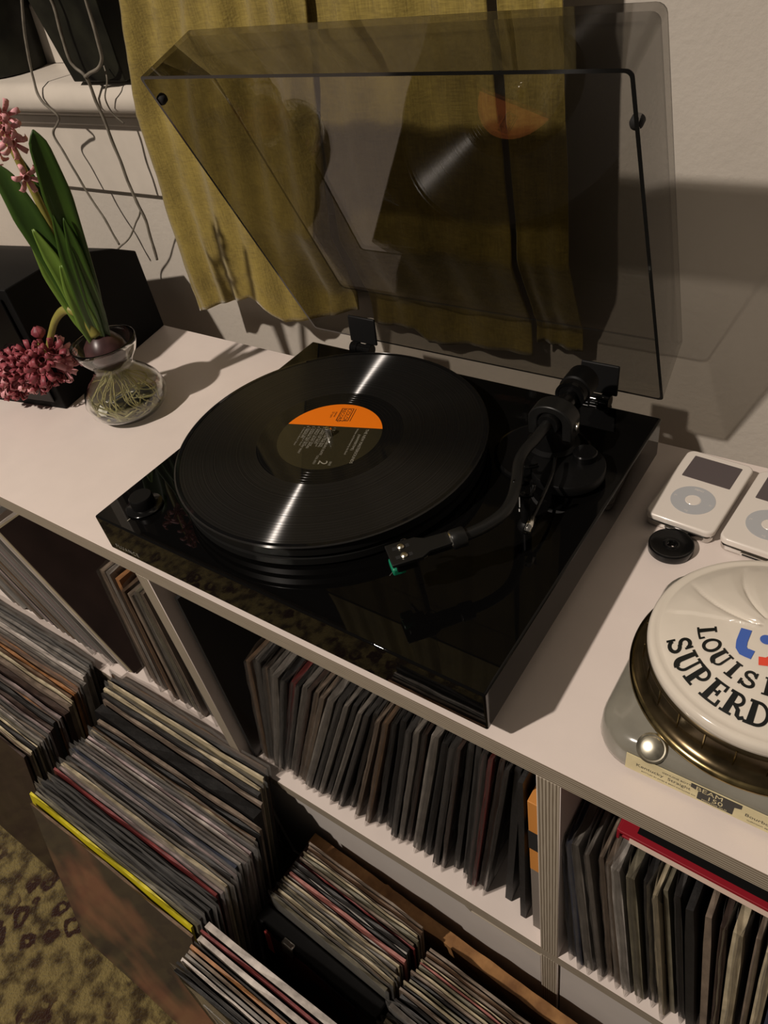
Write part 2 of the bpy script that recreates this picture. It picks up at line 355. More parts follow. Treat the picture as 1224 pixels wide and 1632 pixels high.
def drawer(x0, x1, cut):
    """drawer front with a lowered finger-pull cut in its top edge"""
    c0, c1 = cut; z0, z1, zc = FL + T + .003, ZB - T - .003, ZB - T - .019
    P = [(x0, z0), (x1, z0), (x1, z1 if c1 < x1 - .01 else zc)]
    if c1 < x1 - .01: P += [(c1, z1), (c1 - .014, zc)]
    P += [(c0 + .014, zc), (c0, z1), (x0, z1)]
    bm = bmesh.new(); uv = bm.loops.layers.uv.new('UVMap')
    fr = [bm.verts.new((x, .0085, z)) for x, z in P]; bk = [bm.verts.new((x, .0265, z)) for x, z in P]
    bm.faces.new(fr); bm.faces.new(bk[::-1])
    for i in range(len(P)):
        j = (i + 1) % len(P); f = bm.faces.new([fr[i], bk[i], bk[j], fr[j]]); f.material_index = 1
        for l in f.loops: l[uv].uv = (l.vert.co.x, (l.vert.co.y - .0085) / .018)
    o = link('drawer', bm, [M['drawer'], M['ply']]); o.parent = cab; o.matrix_parent_inverse = cab.matrix_world.inverted()
for i in range(1, 5):
    x0, x1 = DX[i] + T + .002, DX[i + 1] - .002
    drawer(x0, x1, (x0 + .326, x1 + .02) if i == 3 else (x0 + .10, x0 + .30))

# ------------------------------------------------------------------ turntable
W, D, H, HB = .4225, .3435, .0642, .021
tt = tag(empty('turntable', (W / 2, D / 2, 0)), 'glossy black belt-drive turntable with raised smoked dust cover on the white worktop', 'turntable')
tt.matrix_world = Matrix.Translation((W / 2, D / 2, 0)); bpy.context.view_layer.update()
def ch(o, p=None):
    o.parent = p or tt
    if not p: o.matrix_parent_inverse = tt.matrix_world.inverted()
    return o
def part(name, bm, m, p=None, **k): return ch(link(name, bm, m, **k), p)
def rod(name, prof, at, m, p=None, n=40, m4=None):
    bm = bmesh.new(); lathe(bm, prof, n, m4=Matrix.Translation(at) @ (m4 or Matrix())); o = part(name, bm, m, p, smooth=True)
    try: o.data.set_sharp_from_angle(angle=math.radians(40))
    except Exception: pass
    return o
bm = bmesh.new(); box(bm, 0, W, 0, D, HB, H)
plinth = part('plinth', bm, M['piano'], bevel=.0018, seg=3)
plinth['label'] = 'piano black plinth'
for x in (.04, W - .04):
    for y in (.045, D - .045): rod('foot', [(0, 0), (.020, 0), (.022, .004), (.022, .016), (.016, HB), (0, HB)], (x, y, 0), M['rubber'])
SX, SY = .1647, .1706
rod('platter', [(0, 0), (.140, 0), (.1485, .001), (.1485, .0075), (.1440, .0085), (.1440, .0112), (.1490, .0122), (.1490, .0200), (.147, .0212), (0, .0212)], (SX, SY, H + .002), M['blacksatin'], n=128)
rod('spindle', [(.0036, 0), (.0036, .008), (.0028, .0105), (0, .0115)], (SX, SY, .0875), M['chrome'], n=20)
k = rod('speed_knob', [(0, 0), (.0175, 0), (.0180, .002), (.0168, .003), (0, .003)], (.0385, .032, H), M['blackgloss'])
kn = rod('dial', [(0, .003), (.0115, .003), (.0115, .0125), (.0105, .0140), (0, .0140)], (.0385, .032, H), M['blackplastic'], k)
bm = bmesh.new(); box(bm, .0380, .0390, .0095, .0130, H + .0002, H + .0005); part('indicator_mark', bm, M['greyink'], k)
text_mesh('lettering', 'FLUANCE', .0068, Matrix.Translation((.012, -.0003, .0275)) @ Matrix.Rotation(PI / 2, 4, 'X'), M['greyink'], None, spacing=1.25)
ch(bpy.data.objects['lettering'])
# tonearm base, pivot, cue lever, rest
PX, PY = .357, .250
ab = rod('tonearm_base', [(0, 0), (.0440, 0), (.0440, .0030), (.0415, .0042), (.040, .0036), (0, .0036)], (.346, .252, H), M['blackgloss'], n=64)
rod('pivot_column', [(0, 0), (.024, 0), (.0235, .012), (.019, .014), (.0165, .034), (0, .034)], (PX - .002, PY + .004, H + .0035), M['blackplastic'], ab)
rod('platform_disc', [(0, .004), (.0310, .004), (.0320, .005), (.0320, .0125), (.0312, .0135), (0, .0135)], (.379, .232, H), M['blackplastic'], ab, n=56)
rod('platform_neck', [(0, 0), (.015, 0), (.015, .0045), (0, .0045)], (.379, .232, H + .0005), M['blackplastic'], ab)
ask = rod('anti_skate_dial', [(0, .0130), (.0105, .0130), (.0105, .0195), (.0096, .0205), (0, .0205)], (.3885, .246, H), M['blackgloss'], ab)
bm = bmesh.new(); tube(bm, smooth_pts([(.372, .222, .090), (.379, .200, .0905), (.3835, .170, .0885), (.385, .150, .0850)], 5), .0016, 8)
cue = part('cue_lever', bm, M['blackgloss'], ab, smooth=True)
bm = bmesh.new(); tube(bm, [(.385, .151, .0853), (.3865, .1375, .0825)], [.0030, .0033], 10); part('finger_tip', bm, M['chrome'], cue, smooth=True)
rod('cue_post', [(.0038, 0), (.0038, .019), (.0048, .020), (.0048, .0235), (.0020, .025), (0, .025)], (.3475, .2045, H + .004), M['chrome'], ab, n=20)
bm = bmesh.new(); tube(bm, smooth_pts([(.364, .206, .0915), (.3600, .203, .0905), (.354, .200, .0908), (.348, .2035, .0920)], 5), .0017, 8); part('lift_arm', bm, M['blackgloss'], ab, smooth=True)
rest = rod('arm_rest', [(0, 0), (.0075, 0), (.0065, .004), (.0042, .006), (.0040, .032), (0, .032)], (.3745, .1605, H), M['blackplastic'])
bm = bmesh.new()
tube(bm, [(.3665, .1580, .1120), (.3670, .1585, .1000), (.3715, .1600, .0965), (.3790, .1625, .0975), (.3810, .1630, .1090)], .0016, 8); part('clip', bm, M['blackgloss'], rest, smooth=True)
bm = bmesh.new(); tube(bm, [(.3835, .1395, .0700), (.3845, .1400, .0860)], .003, 10)
# gimbal housing
arm = bmesh.new()
AZ = .1085
Pth = [(.357, .252, AZ + .001), (.3565, .232, AZ + .0008), (.3560, .216, AZ), (.3548, .200, AZ - .0004), (.3572, .184, AZ - .0008), (.3645, .166, AZ - .001), (.3712, .147, AZ - .0012), (.3735, .131, AZ - .0014), (.3712, .117, AZ - .0016), (.3655, .1035, AZ - .0018), (.3570, .0905, AZ - .002)]
tube(arm, smooth_pts(Pth, 6), .0047, 16)
arm_o = part('tonearm', arm, M['blacksatin'], smooth=True)
bm = bmesh.new()
n = 20                                                   # horseshoe yoke over the arm pivot
outer = [(.0205 * math.cos(PI * i / n), .0205 * math.sin(PI * i / n) * .80) for i in range(n + 1)]
inner = [(.0112 * math.cos(PI * i / n), .0120 * math.sin(PI * i / n) * .80) for i in range(n + 1)]
outer = [(outer[0][0], -.016)] + outer + [(outer[-1][0], -.016)]; inner = [(inner[0][0], -.016)] + inner + [(inner[-1][0], -.016)]
for yy in (0, 1): pass
def yk(p, y): return bm.verts.new((PX + p[0], PY + y, AZ + p[1]))
a0 = [yk(p, -.008) for p in outer]; a1 = [yk(p, .010) for p in outer]; b0 = [yk(p, -.008) for p in inner]; b1 = [yk(p, .010) for p in inner]
for i in range(len(outer) - 1):
    bm.faces.new([a0[i], a0[i + 1], a1[i + 1], a1[i]]); bm.faces.new([b0[i], b1[i], b1[i + 1], b0[i + 1]])
    bm.faces.new([a0[i], b0[i], b0[i + 1], a0[i + 1]]); bm.faces.new([a1[i], a1[i + 1], b1[i + 1], b1[i]])
for i in (0, len(outer) - 1): bm.faces.new([a0[i], a1[i], b1[i], b0[i]])
part('pivot_yoke', bm, M['blacksatin'], arm_o, bevel=.0012)
ry = Matrix.Rotation(-PI / 2, 4, 'X')
rod('pivot_bearing', [(0, -.014), (.0092, -.014), (.0098, -.012), (.0098, .016), (0, .016)], (PX, PY + .002, AZ), M['blackplastic'], arm_o, m4=ry, n=28)
rod('bearing_cap', [(0, 0), (.0045, 0), (.0045, .002), (0, .003)], (PX + .0205, PY + .001, AZ - .004), M['chrome'], arm_o, m4=Matrix.Rotation(PI / 2, 4, 'Y'), n=20)
rod('rear_stub', [(0, 0), (.0085, 0), (.0085, .022), (.0095, .0225), (.0095, .0265), (0, .0265)], (PX, PY + .016, AZ), M['blackgloss'], arm_o, m4=ry, n=28)
rod('counterweight', [(0, 0), (.0125, 0), (.0135, .001), (.0135, .008), (.0130, .0085), (.0130, .0095), (.0146, .0105), (.0146, .030), (.0135, .0315), (0, .0315)], (PX, PY + .034, AZ + .001), M['blackplastic'], arm_o, m4=ry, n=48)
rod('scale_ring', [(.0110, 0), (.0137, 0), (.0137, .0035), (.0110, .0035)], (PX, PY + .0335, AZ + .001), M['blackgloss'], arm_o, m4=ry, n=48)
dv = Vector((-.0445, -.053, -.0035)).normalized()
hm = Matrix.Translation((.3570, .0905, AZ - .002)) @ dv.to_track_quat('Z', 'Y').to_matrix().to_4x4()
bm = bmesh.new(); lathe(bm, [(0, -.003), (.0072, -.003), (.0078, -.002), (.0078, .0075), (.0072, .0085), (0, .0085)], 28, m4=hm); part('arm_collar', bm, M['blacksatin'], arm_o, bevel=.0003)
bm = bmesh.new(); lathe(bm, [(0, .0085), (.0070, .0085), (.0070, .0097), (0, .0097)], 28, m4=hm); part('seal_ring', bm, M['chrome'], arm_o)
# headshell frame: local Y along the shell, X across, Z up
hx = Vector((dv.x, dv.y, 0)).normalized(); side = Vector((hx.y, -hx.x, 0))
hs = Matrix(((side.x, hx.x, 0, .3512), (side.y, hx.y, 0, .0836), (0, 0, 1, AZ - .0025), (0, 0, 0, 1)))
bm = bmesh.new()
P = [(-.0066, 0), (.0066, 0), (.0072, .018), (.0112, .025), (.0112, .048), (-.0112, .048), (-.0112, .025), (-.0072, .018)]
for z0, z1 in ((.0012, .0042),):
    a = [bm.verts.new(hs @ Vector((x, y, z0))) for x, y in P]; b = [bm.verts.new(hs @ Vector((x, y, z1))) for x, y in P]
    bm.faces.new(a[::-1]); bm.faces.new(b)
    for i in range(len(P)): bm.faces.new([a[i], a[(i + 1) % 8], b[(i + 1) % 8], b[i]])
hso = part('headshell', bm, M['blacksatin'], arm_o, bevel=.0006)
bm = bmesh.new(); box(bm, -.0058, .0058, .0002, .020, -.0035, .0012, mat4=hs); part('headshell_neck', bm, M['blackplastic'], hso, bevel=.0008)
for sx in (-.0048, .0048):
    for yy in (.037,):
        bm = bmesh.new(); lathe(bm, [(0, .0042), (.0028, .0042), (.0028, .0054), (.0018, .0062), (0, .0064)], 14, m4=hs @ Matrix.Translation((sx, yy, 0))); part('screw', bm, M['silver'], hso)
        bm = bmesh.new(); box(bm, sx - .0017, sx + .0017, yy - .0065, yy + .0065, .0041, .0044, mat4=hs); part('screw_slot', bm, M['rubber'], hso)
bm = bmesh.new(); box(bm, -.0080, .0080, .0285, .0445, -.0085, .0010, mat4=hs); part('cartridge_body', bm, M['blackplastic'], hso, bevel=.0012)
bm = bmesh.new(); box(bm, -.0055, .0085, .0375, .0478, -.0135, -.0066, mat4=hs); gr = part('stylus_holder', bm, M['green'], hso, bevel=.0014); gr['label'] = 'green stylus holder'
bm = bmesh.new(); tube(bm, [hs @ Vector((0, .046, -.0125)), hs @ Vector((0, .0500, -.0165))], .0004, 6); part('stylus', bm, M['chrome'], gr)
bm = bmesh.new(); tube(bm, smooth_pts([hs @ Vector(p) for p in ((.0085, .030, .0020), (.0130, .0305, .0015), (.0175, .033, -.002), (.0190, .035, -.0070))], 4), [.0013] * 12 + [.0008], 8); part('finger_lift', bm, M['blackgloss'], hso, smooth=True)
for i, sx in enumerate((-.003, 0, .003, .0055)):
    bm = bmesh.new(); tube(bm, smooth_pts([hs @ Vector(p) for p in ((sx, .0175, -.002), (sx * 1.5, .0215, -.0045), (sx, .0285, -.004))], 4), .0004, 6); part('lead_wire', bm, M['silver'], hso)
# record and its label
def disc(bm, r0, r1, z0, z1, n=160):
    lathe(bm, [(r0, z0), (r1, z0), (r1, z1), (r0, z1), (r0, z0)], n)
rec = tag(link('vinyl_record', bmesh.new(), M['vinyl'], loc=(SX, SY, .0876)), 'black vinyl record with half orange label resting on the turntable platter', 'record')
bm = bmesh.new(); lathe(bm, [(.0037, 0), (.149, 0), (.1508, .0008), (.1508, .0014), (.1495, .0019), (.146, .0016), (.0715, .0016), (.0698, .0016), (.0695, .0016), (.0663, .0016), (.0660, .0016), (.0628, .0016), (.0625, .0016), (.0593, .0016), (.0590, .0016), (.0558, .0016), (.0555, .0016), (.0037, .0016), (.0037, 0)], 180)
for f in bm.faces:
    rr = f.calc_center_median().xy.length
    f.material_index = 1 if rr < .0714 and not any(abs(rr - q_) < .0006 for q_ in (.05565, .05915, .06265, .06615, .06965)) else 0
me = rec.data; bmesh.ops.recalc_face_normals(bm, faces=bm.faces[:]); bm.to_mesh(me); bm.free(); me.materials.append(M['deadwax'])
for p in me.polygons: p.use_smooth = True
me.set_sharp_from_angle(angle=math.radians(35))
bm = bmesh.new(); disc(bm, .146, .1492, .0015, .0020); link('rim_bead', bm, M['deadwax'], rec)
LA = Matrix.Rotation(math.radians(-72.5), 4, 'Z')            # reading direction of the label
def labelpoly(name, side, m):
    bm = bmesh.new(); r, a = .0512, -.0145; n = 72
    t0 = math.acos(a / r)
    if side: ang = [-t0 + 2 * t0 * i / n for i in range(n + 1)]
    else: ang = [t0 + (2 * PI - 2 * t0) * i / n for i in range(n + 1)]
    lo = [bm.verts.new(LA @ Vector((r * math.cos(t), r * math.sin(t), .0016))) for t in ang]
    hi = [bm.verts.new(LA @ Vector((r * math.cos(t), r * math.sin(t), .00185))) for t in ang]
    bm.faces.new(hi); bm.faces.new(lo[::-1])
    for i in range(len(lo)): bm.faces.new([lo[i], lo[(i + 1) % len(lo)], hi[(i + 1) % len(hi)], hi[i]])
    return link(name, bm, m, rec)
ld = labelpoly('label_dark_part', 1, M['darklabel']); lo_ = labelpoly('label_orange_part', 0, M['orange']); lo_['label'] = 'orange label segment'; ld['label'] = 'dark printed label area'
def ltext(s, a, b, size, p=ld, m=None): text_mesh('lettering', s, size, LA @ Matrix.Translation((a, b, .00195)), m or M['greyink'], p, ext=.00002)
ltext('THE NEW MASTERSOUNDS', -.0125, .0335, .0042); ltext('(HAMMERTIME)', -.0040, .0285, .0036); ltext('Written and Performed by the Band', -.0125, .0242, .0027)
TR = ['1. THE VANDENBURG SUITE', '2. HOLE IN THE BAG', '3. LAND OF NOD', '4. WALK IN MY SHOES', '5. GONNA GET IN MY WAY', '6. TREASURE']
for i, s in enumerate(TR):
    ltext(s, -.0125, .0005 - i * .0056, .0034); ltext('E. Roberts, S. Birch, P. Shand', -.0100, -.0023 - i * .0056, .0024)
ltext('2', .0375, .0040, .0125); ltext('SIDE', .0385, .0145, .0030); ltext('COL-5521', .0310, -.0010, .0030)
bm = bmesh.new()
for a0_, a1_, b0_, b1_ in ((-.0445, -.0235, .0100, .0107), (-.0445, -.0235, -.0020, -.0013), (-.0445, -.0440, -.0013, .0100), (-.0240, -.0235, -.0013, .0100), (-.0442, -.0236, .0125, .0131)):
    box(bm, a0_, a1_, b0_, b1_, .00185, .00198, mat4=LA)
link('logo_frame', bm, M['ink'], lo_)
ltext('COLOR', -.0438, .0047, .0062, lo_, M['ink']); ltext('RECORD', -.0438, -.0006, .0056, lo_, M['ink']); ltext('stereo', -.0380, -.0065, .0034, lo_, M['ink']); ltext('33 rpm', -.0380, -.0100, .0034, lo_, M['ink'])
# hinges
for hxx in (.0725, .357):
    hg = bmesh.new(); box(hg, hxx - .015, hxx + .015, D - .004, D + .010, .024, .060)
    hgo = part('hinge', hg, M['blackplastic'], bevel=.002)
    bm = bmesh.new(); lathe(bm, [(0, -.0145), (.0068, -.0145), (.0068, -.005), (.0058, -.0045), (.0058, .0045), (.0068, .005), (.0068, .0145), (0, .0145)], 24, m4=Matrix.Translation((hxx, D + .004, .066)) @ Matrix.Rotation(PI / 2, 4, 'Y')); part('barrel', bm, M['blackgloss'], hgo, bevel=.0004)
    ps = Matrix.Translation((hxx, .3530, .0705)) @ Matrix.Rotation(math.radians(-4), 4, 'X')
    bm = bmesh.new(); box(bm, -.0190, .0190, -.0016, .0016, .0, .0320, mat4=ps); part('cover_clip', bm, M['clipplastic'], hgo, bevel=.0014, seg=3)
    bm = bmesh.new(); box(bm, -.010, .010, .0016, .0090, .0, .006, mat4=ps); part('clip_foot', bm, M['blackgloss'], hgo, bevel=.0008)
# dust cover: open tray of smoked acrylic, rim towards the room
PSI = -.418
lidM = Matrix.Translation((-.0051, .3576, .0732)) @ Matrix(((1, 0, 0, 0), (0, math.sin(PSI), math.cos(PSI), 0), (0, math.cos(PSI), -math.sin(PSI), 0), (0, 0, 0, 1)))
# local: X width, Y up the cover (u), Z depth (h)
LW, LU, LH, th = .4235, .3384, .0645, .0028
def ringv(bm, x0, x1, u0, u1, h, cr, n=4):
    out = []
    for cx, cy, a0 in ((x1 - cr, u1 - cr, 0), (x0 + cr, u1 - cr, PI / 2), (x0 + cr, u0 + cr, PI), (x1 - cr, u0 + cr, 1.5 * PI)):
        for k in range(n + 1):
            a = a0 + PI / 2 * k / n; out.append(bm.verts.new((cx + cr * math.cos(a), cy + cr * math.sin(a), h)))
    return out
bm = bmesh.new()
O0 = ringv(bm, 0, LW, 0, LU, 0, .005); O1 = ringv(bm, .004, LW - .004, .0005, LU - .006, LH - .0014, .007); O2 = ringv(bm, .0052, LW - .0052, .0017, LU - .0072, LH, .007)
I2 = ringv(bm, .0085, LW - .0085, .005, LU - .0105, LH - th, .006); I1 = ringv(bm, .0065, LW - .0065, .0035, LU - .0085, LH - th - .003, .006); I0 = ringv(bm, th, LW - th, th, LU - th, 0, .0035)
for a, b, mi in ((O0, O1, 0), (O1, O2, 2), (I2, I1, 0), (I1, I0, 0), (I0, O0, 1)):
    for i in range(len(a)): bm.faces.new([a[i], a[(i + 1) % len(a)], b[(i + 1) % len(b)], b[i]]).material_index = mi
bm.faces.new(O2); bm.faces.new(I2[::-1])
bmesh.ops.transform(bm, matrix=lidM, verts=bm.verts[:])
lid = part('dust_cover', bm, [M['acrylic'], M['acrylic_edge'], M['acrylic_bend']]); lid['label'] = 'smoked clear dust cover'
for p in lid.data.polygons: p.use_smooth = True
lid.data.set_sharp_from_angle(angle=math.radians(30))
for x, u in ((.0030, .313), (LW - .0030, .3000)):
    bm = bmesh.new(); lathe(bm, [(0, -.003), (.0034, -.003), (.0044, -.001), (.0044, .003), (.003, .0045), (0, .0045)], 20, m4=lidM @ Matrix.Translation((x, u, .004))); part('rubber_bumper', bm, M['rubber'], lid, smooth=True)

# ------------------------------------------------------------------ curtains
def curtain(name, left, right, bottom, folds, amp, label, yshift=0, hem=.034, phase=0, topz=.95, ny=110, nx=90):
    """cloth panel between two edge polylines given as (z, x), lower edge given as (u, z); hangs before the sill, behind the open cover"""
    bm = bmesh.new(); rows = []
    L_, R_ = sorted(left), sorted(right)
    for j in range(ny + 1):
        row = []
        for i in range(nx + 1):
            u = i / nx; zb = interp(u, bottom)
            z = topz + (zb - topz) * (j / ny) ** .75
            x = interp(z, L_) * (1 - u) + interp(z, R_) * u
            ph = u * folds * 2 * PI + phase + .7 * math.sin(z * 6 + u * 3)
            y = .3925 + yshift
            lim = .4215 - .444 * (z - .098) + .006
            if x > -.035: y = max(y, min(lim, .432))
            elif x > -.10: y += max(0, min(lim, .432) - y) * (x + .10) / .065
            y -= amp * (.5 + .5 * math.sin(ph)) * (.75 if z > .3 else .55) + amp * .22 * math.sin(ph * 2.7 + z * 5)
            y += .0022 * noise.noise(Vector((x * 26, z * 18, phase))) + .0010 * noise.noise(Vector((x * 70, z * 60, phase)))
            d = z - zb - hem
            y -= .0016 * math.exp(-(d / .0022) ** 2) - (.0008 if d < -.002 else 0)
            row.append(bm.verts.new((x, y, z)))
        rows.append(row)
    for a, b in zip(rows, rows[1:]):
        for i in range(nx): bm.faces.new([a[i], a[i + 1], b[i + 1], b[i]])
    o = link(name, bm, M['cloth'], smooth=True)
    s = o.modifiers.new('thick', 'SOLIDIFY'); s.thickness = .0016; s.offset = 0
    return tag(o, label, 'curtain', 'olive linen curtains')
curtain('curtain', [(.95, -.10), (.41, -.203), (.294, -.241), (.109, -.253), (.041, -.253)], [(.95, .10), (.40, .052), (.255, .030), (.066, .008)], [(0, .041), (.42, .079), (.50, .072), (.60, .044), (.8, .050), (1, .064)], 2.4, .014, 'olive linen curtain hanging beside the pot, hem over the worktop edge', phase=1.2)
curtain('curtain', [(.95, .03), (.395, .040), (.28, .034), (.15, .030), (.052, .026)], [(.95, .22), (.39, .237), (.20, .250), (.047, .252)], [(0, .047), (.30, .054), (.37, .036), (1, .049)], 1.7, .010, 'olive linen curtain seen through the raised dust cover, widest and darkest', yshift=.002, phase=4.0)
curtain('curtain', [(.95, .225), (.39, .243), (.20, .254), (.066, .256)], [(.95, .300), (.387, .300), (.327, .302), (.20, .308), (.062, .308)], [(0, .066), (1, .062)], 1.0, .007, 'narrow strip of olive linen curtain nearest the bare wall', yshift=.001, phase=2.5)

# ------------------------------------------------------------------ black box left
cbx = tag(empty('storage_box', (-.33, .28, 0)), 'matt black box with a curved sloping top behind the hyacinth', 'box')
e1 = Vector((-.197, .980, 0)); e2 = Vector((-.980, -.197, 0)); org = Vector((-.308, .165, 0))
prof = [(0, 0), (.2285, 0), (.2285, .119), (.1886, .140), (.1334, .159), (.0636, .170), (.0, .172)]
bm = bmesh.new()
Aa = [bm.verts.new(org + e1 * a + Vector((0, 0, z))) for a, z in prof]; Bb = [bm.verts.new(org + e1 * a + e2 * .30 + Vector((0, 0, z))) for a, z in prof]
bm.faces.new(Aa); bm.faces.new(Bb[::-1])
for i in range(len(prof)): bm.faces.new([Aa[i], Aa[(i + 1) % len(prof)], Bb[(i + 1) % len(prof)], Bb[i]])
o = link('box_body', bm, M['blackbox'], bevel=.0015); o.parent = cbx; o.matrix_parent_inverse = Matrix.Translation((-.33, .28, 0)).inverted()
bm = bmesh.new()
box(bm, 0, .30, 0, .0035, .012, .160, mat4=Matrix(((e2.x, -e1.x, 0, org.x - e1.x * .0005 + e2.x * .0), (e2.y, -e1.y, 0, org.y - e1.y * .0005), (0, 0, 1, 0), (0, 0, 0, 1))) @ Matrix.Translation((.012, 0, 0)) @ Matrix.Diagonal((.92, 1, 1, 1)))
o = link('front_panel', bm, M['blackgloss'], bevel=.001); o.parent = cbx; o.matrix_parent_inverse = Matrix.Translation((-.33, .28, 0)).inverted()

# ------------------------------------------------------------------ hyacinth vase
VX, VY = -.212, .202
vase = tag(empty('bulb_vase', (VX, VY, 0)), 'clear glass bulb vase with roots in water on the white worktop', 'vase')
bm = bmesh.new()
prof = [(0, .0015), (.030, .001), (.041, .004), (.050, .014), (.0525, .026), (.048, .040), (.038, .052), (.0275, .062), (.0245, .068), (.0290, .076), (.0360, .085), (.0395, .094), (.0405, .101)]
inn = [(r - .0022, z + (.004 if i < 2 else 0)) for i, (r, z) in enumerate(prof)][::-1]; inn = [(max(r, 0), z) for r, z in inn]
lathe(bm, prof + [(.0400, .1025), (.0388, .1022)] + inn[:-1] + [(0, .0050)], 72)
link('glass_body', bm, M['solidglass'], vase, smooth=True)
bm = bmesh.new(); lathe(bm, [(0, .0058), (.026, .0056), (.0375, .0075), (.0468, .0155), (.0495, .026), (.0450, .039), (.0350, .051), (.0250, .061), (.0218, .066), (0, .066)], 60); link('water', bm, M['solidwater'], vase, smooth=True)
hy = tag(empty('hyacinth', (VX, VY, .075)), 'pink hyacinth with long green leaves growing from the bulb in the glass vase', 'plant')
def hl(name, bm, m, p=hy, **k): return link(name, bm, m, p, **k)
bm = bmesh.new(); lathe(bm, [(0, -.008), (.010, -.009), (.0205, -.001), (.0215, .005), (.0260, .014), (.0235, .024), (.0150, .034), (.0070, .040), (0, .041)], 36)
for v in bm.verts: v.co += Vector((0, 0, 0)) + .0012 * noise.noise_vector(v.co * 60)
hl('bulb', bm, M['bulb'], smooth=True)
bm = bmesh.new()
for i in range(30):
    a = R.uniform(0, 2 * PI); r0 = R.uniform(.001, .010); b = a + R.uniform(-1, 1); r1 = R.uniform(.012, .038); r2 = R.uniform(.010, .034)
    P = [(r0 * math.cos(a), r0 * math.sin(a), -.006), (r0 * 1.2 * math.cos(a), r0 * 1.2 * math.sin(a), -.018), (r1 * .7 * math.cos(b), r1 * .7 * math.sin(b), -.035), (r1 * math.cos(b), r1 * math.sin(b), -.052), (r2 * math.cos(b + .6), r2 * math.sin(b + .6), -.063), (r2 * math.cos(b + 1.3), r2 * math.sin(b + 1.3), -.0655 + R.uniform(0, .006))]
    tube(bm, smooth_pts(P, 4), .0007, 5)
tag(hl('roots', bm, M['roots'], smooth=True), kind='stuff')
def leaf(P, W_, nrm, m=M['leaf'], cup=.25):
    """strap leaf along P (vase-local points), widths W_, folded into a shallow channel about its midrib"""
    S = smooth_pts(P, 7); N = len(S); bm = bmesh.new(); rows = []
    for i, p in enumerate(S):
        t = (S[min(i + 1, N - 1)] - S[max(i - 1, 0)]).normalized(); s = t.cross(Vector(nrm)).normalized(); nn = s.cross(t)
        w_ = interp(i / (N - 1), W_)
        rows.append([bm.verts.new(p + s * w_ * k + nn * cup * w_ * (k * k) * 1.2) for k in (-1, -.6, 0, .6, 1)])
    for a, b in zip(rows, rows[1:]):
        for k in range(4): bm.faces.new([a[k], a[k + 1], b[k + 1], b[k]])
    o = hl('leaf', bm, m, smooth=True); sd = o.modifiers.new('t', 'SOLIDIFY'); sd.thickness = .0016; return o
zz = -.075
view = (.60, -.45, .30)
def wp(x, y, z): return (x - VX, y - VY, z - .075)
leaf([wp(-.214, .200, .108), wp(-.216, .197, .150), wp(-.220, .193, .215), wp(-.228, .190, .268), wp(-.238, .189, .312)], [(0, .006), (.3, .0125), (.7, .0150), (.9, .0105), (1, .0010)], view)
leaf([wp(-.208, .203, .108), wp(-.199, .206, .160), wp(-.187, .207, .230), wp(-.176, .206, .290), wp(-.168, .204, .342)], [(0, .006), (.3, .0120), (.7, .0148), (.92, .0095), (1, .0008)], view)
leaf([wp(-.212, .206, .108), wp(-.212, .214, .170), wp(-.220, .216, .240), wp(-.233, .214, .316)], [(0, .006), (.3, .010), (.7, .0085), (1, .0006)], view)
leaf([wp(-.211, .197, .106), wp(-.210, .193, .150), wp(-.214, .190, .200), wp(-.222, .187, .245)], [(0, .007), (.3, .0100), (.75, .0075), (1, .0008)], view, m=M['leafbase'])
leaf([wp(-.206, .198, .106), wp(-.200, .196, .150), wp(-.193, .195, .200), wp(-.186, .196, .262)], [(0, .006), (.3, .0098), (.75, .0085), (1, .0008)], view, m=M['leaf'])
leaf([wp(-.204, .204, .106), wp(-.196, .203, .150), wp(-.186, .202, .205), wp(-.180, .203, .255)], [(0, .006), (.3, .0100), (.75, .0080), (1, .0008)], view)
leaf([wp(-.213, .196, .106), wp(-.220, .193, .140), wp(-.228, .189, .180), wp(-.236, .186, .230)], [(0, .007), (.3, .0105), (.75, .0090), (1, .0010)], view, m=M['leafbase'])
leaf([wp(-.209, .194, .104), wp(-.206, .191, .135), wp(-.203, .189, .170), wp(-.203, .189, .205)], [(0, .0075), (.3, .0110), (.75, .0080), (1, .0010)], view, m=M['leafbase'])
bm = bmesh.new(); tube(bm, smooth_pts([wp(-.211, .202, .108), wp(-.213, .204, .20), wp(-.215, .203, .29), wp(-.214, .200, .345), wp(-.213, .199, .366)], 5), .0042, 12); stalk = hl('flower_stalk', bm, M['stem'], smooth=True)
bm = bmesh.new()
S = smooth_pts([wp(-.208, .196, .114), wp(-.214, .192, .142), wp(-.232, .186, .148), wp(-.254, .180, .134), wp(-.276, .174, .108), wp(-.300, .168, .078), wp(-.345, .155, .062)], 6)
tube(bm, S, [.0075 - .0035 * min(1, i / 20) for i in range(len(S))], 12); droop = hl('drooping_stalk', bm, M['stem'], smooth=True)
leaf([wp(-.282, .168, .098), wp(-.301, .170, .092), wp(-.321, .175, .104), wp(-.333, .180, .124), wp(-.331, .184, .142)], [(0, .004), (.5, .0052), (.9, .0042), (1, .0022)], (.6, -.6, .2), m=M['stem'])
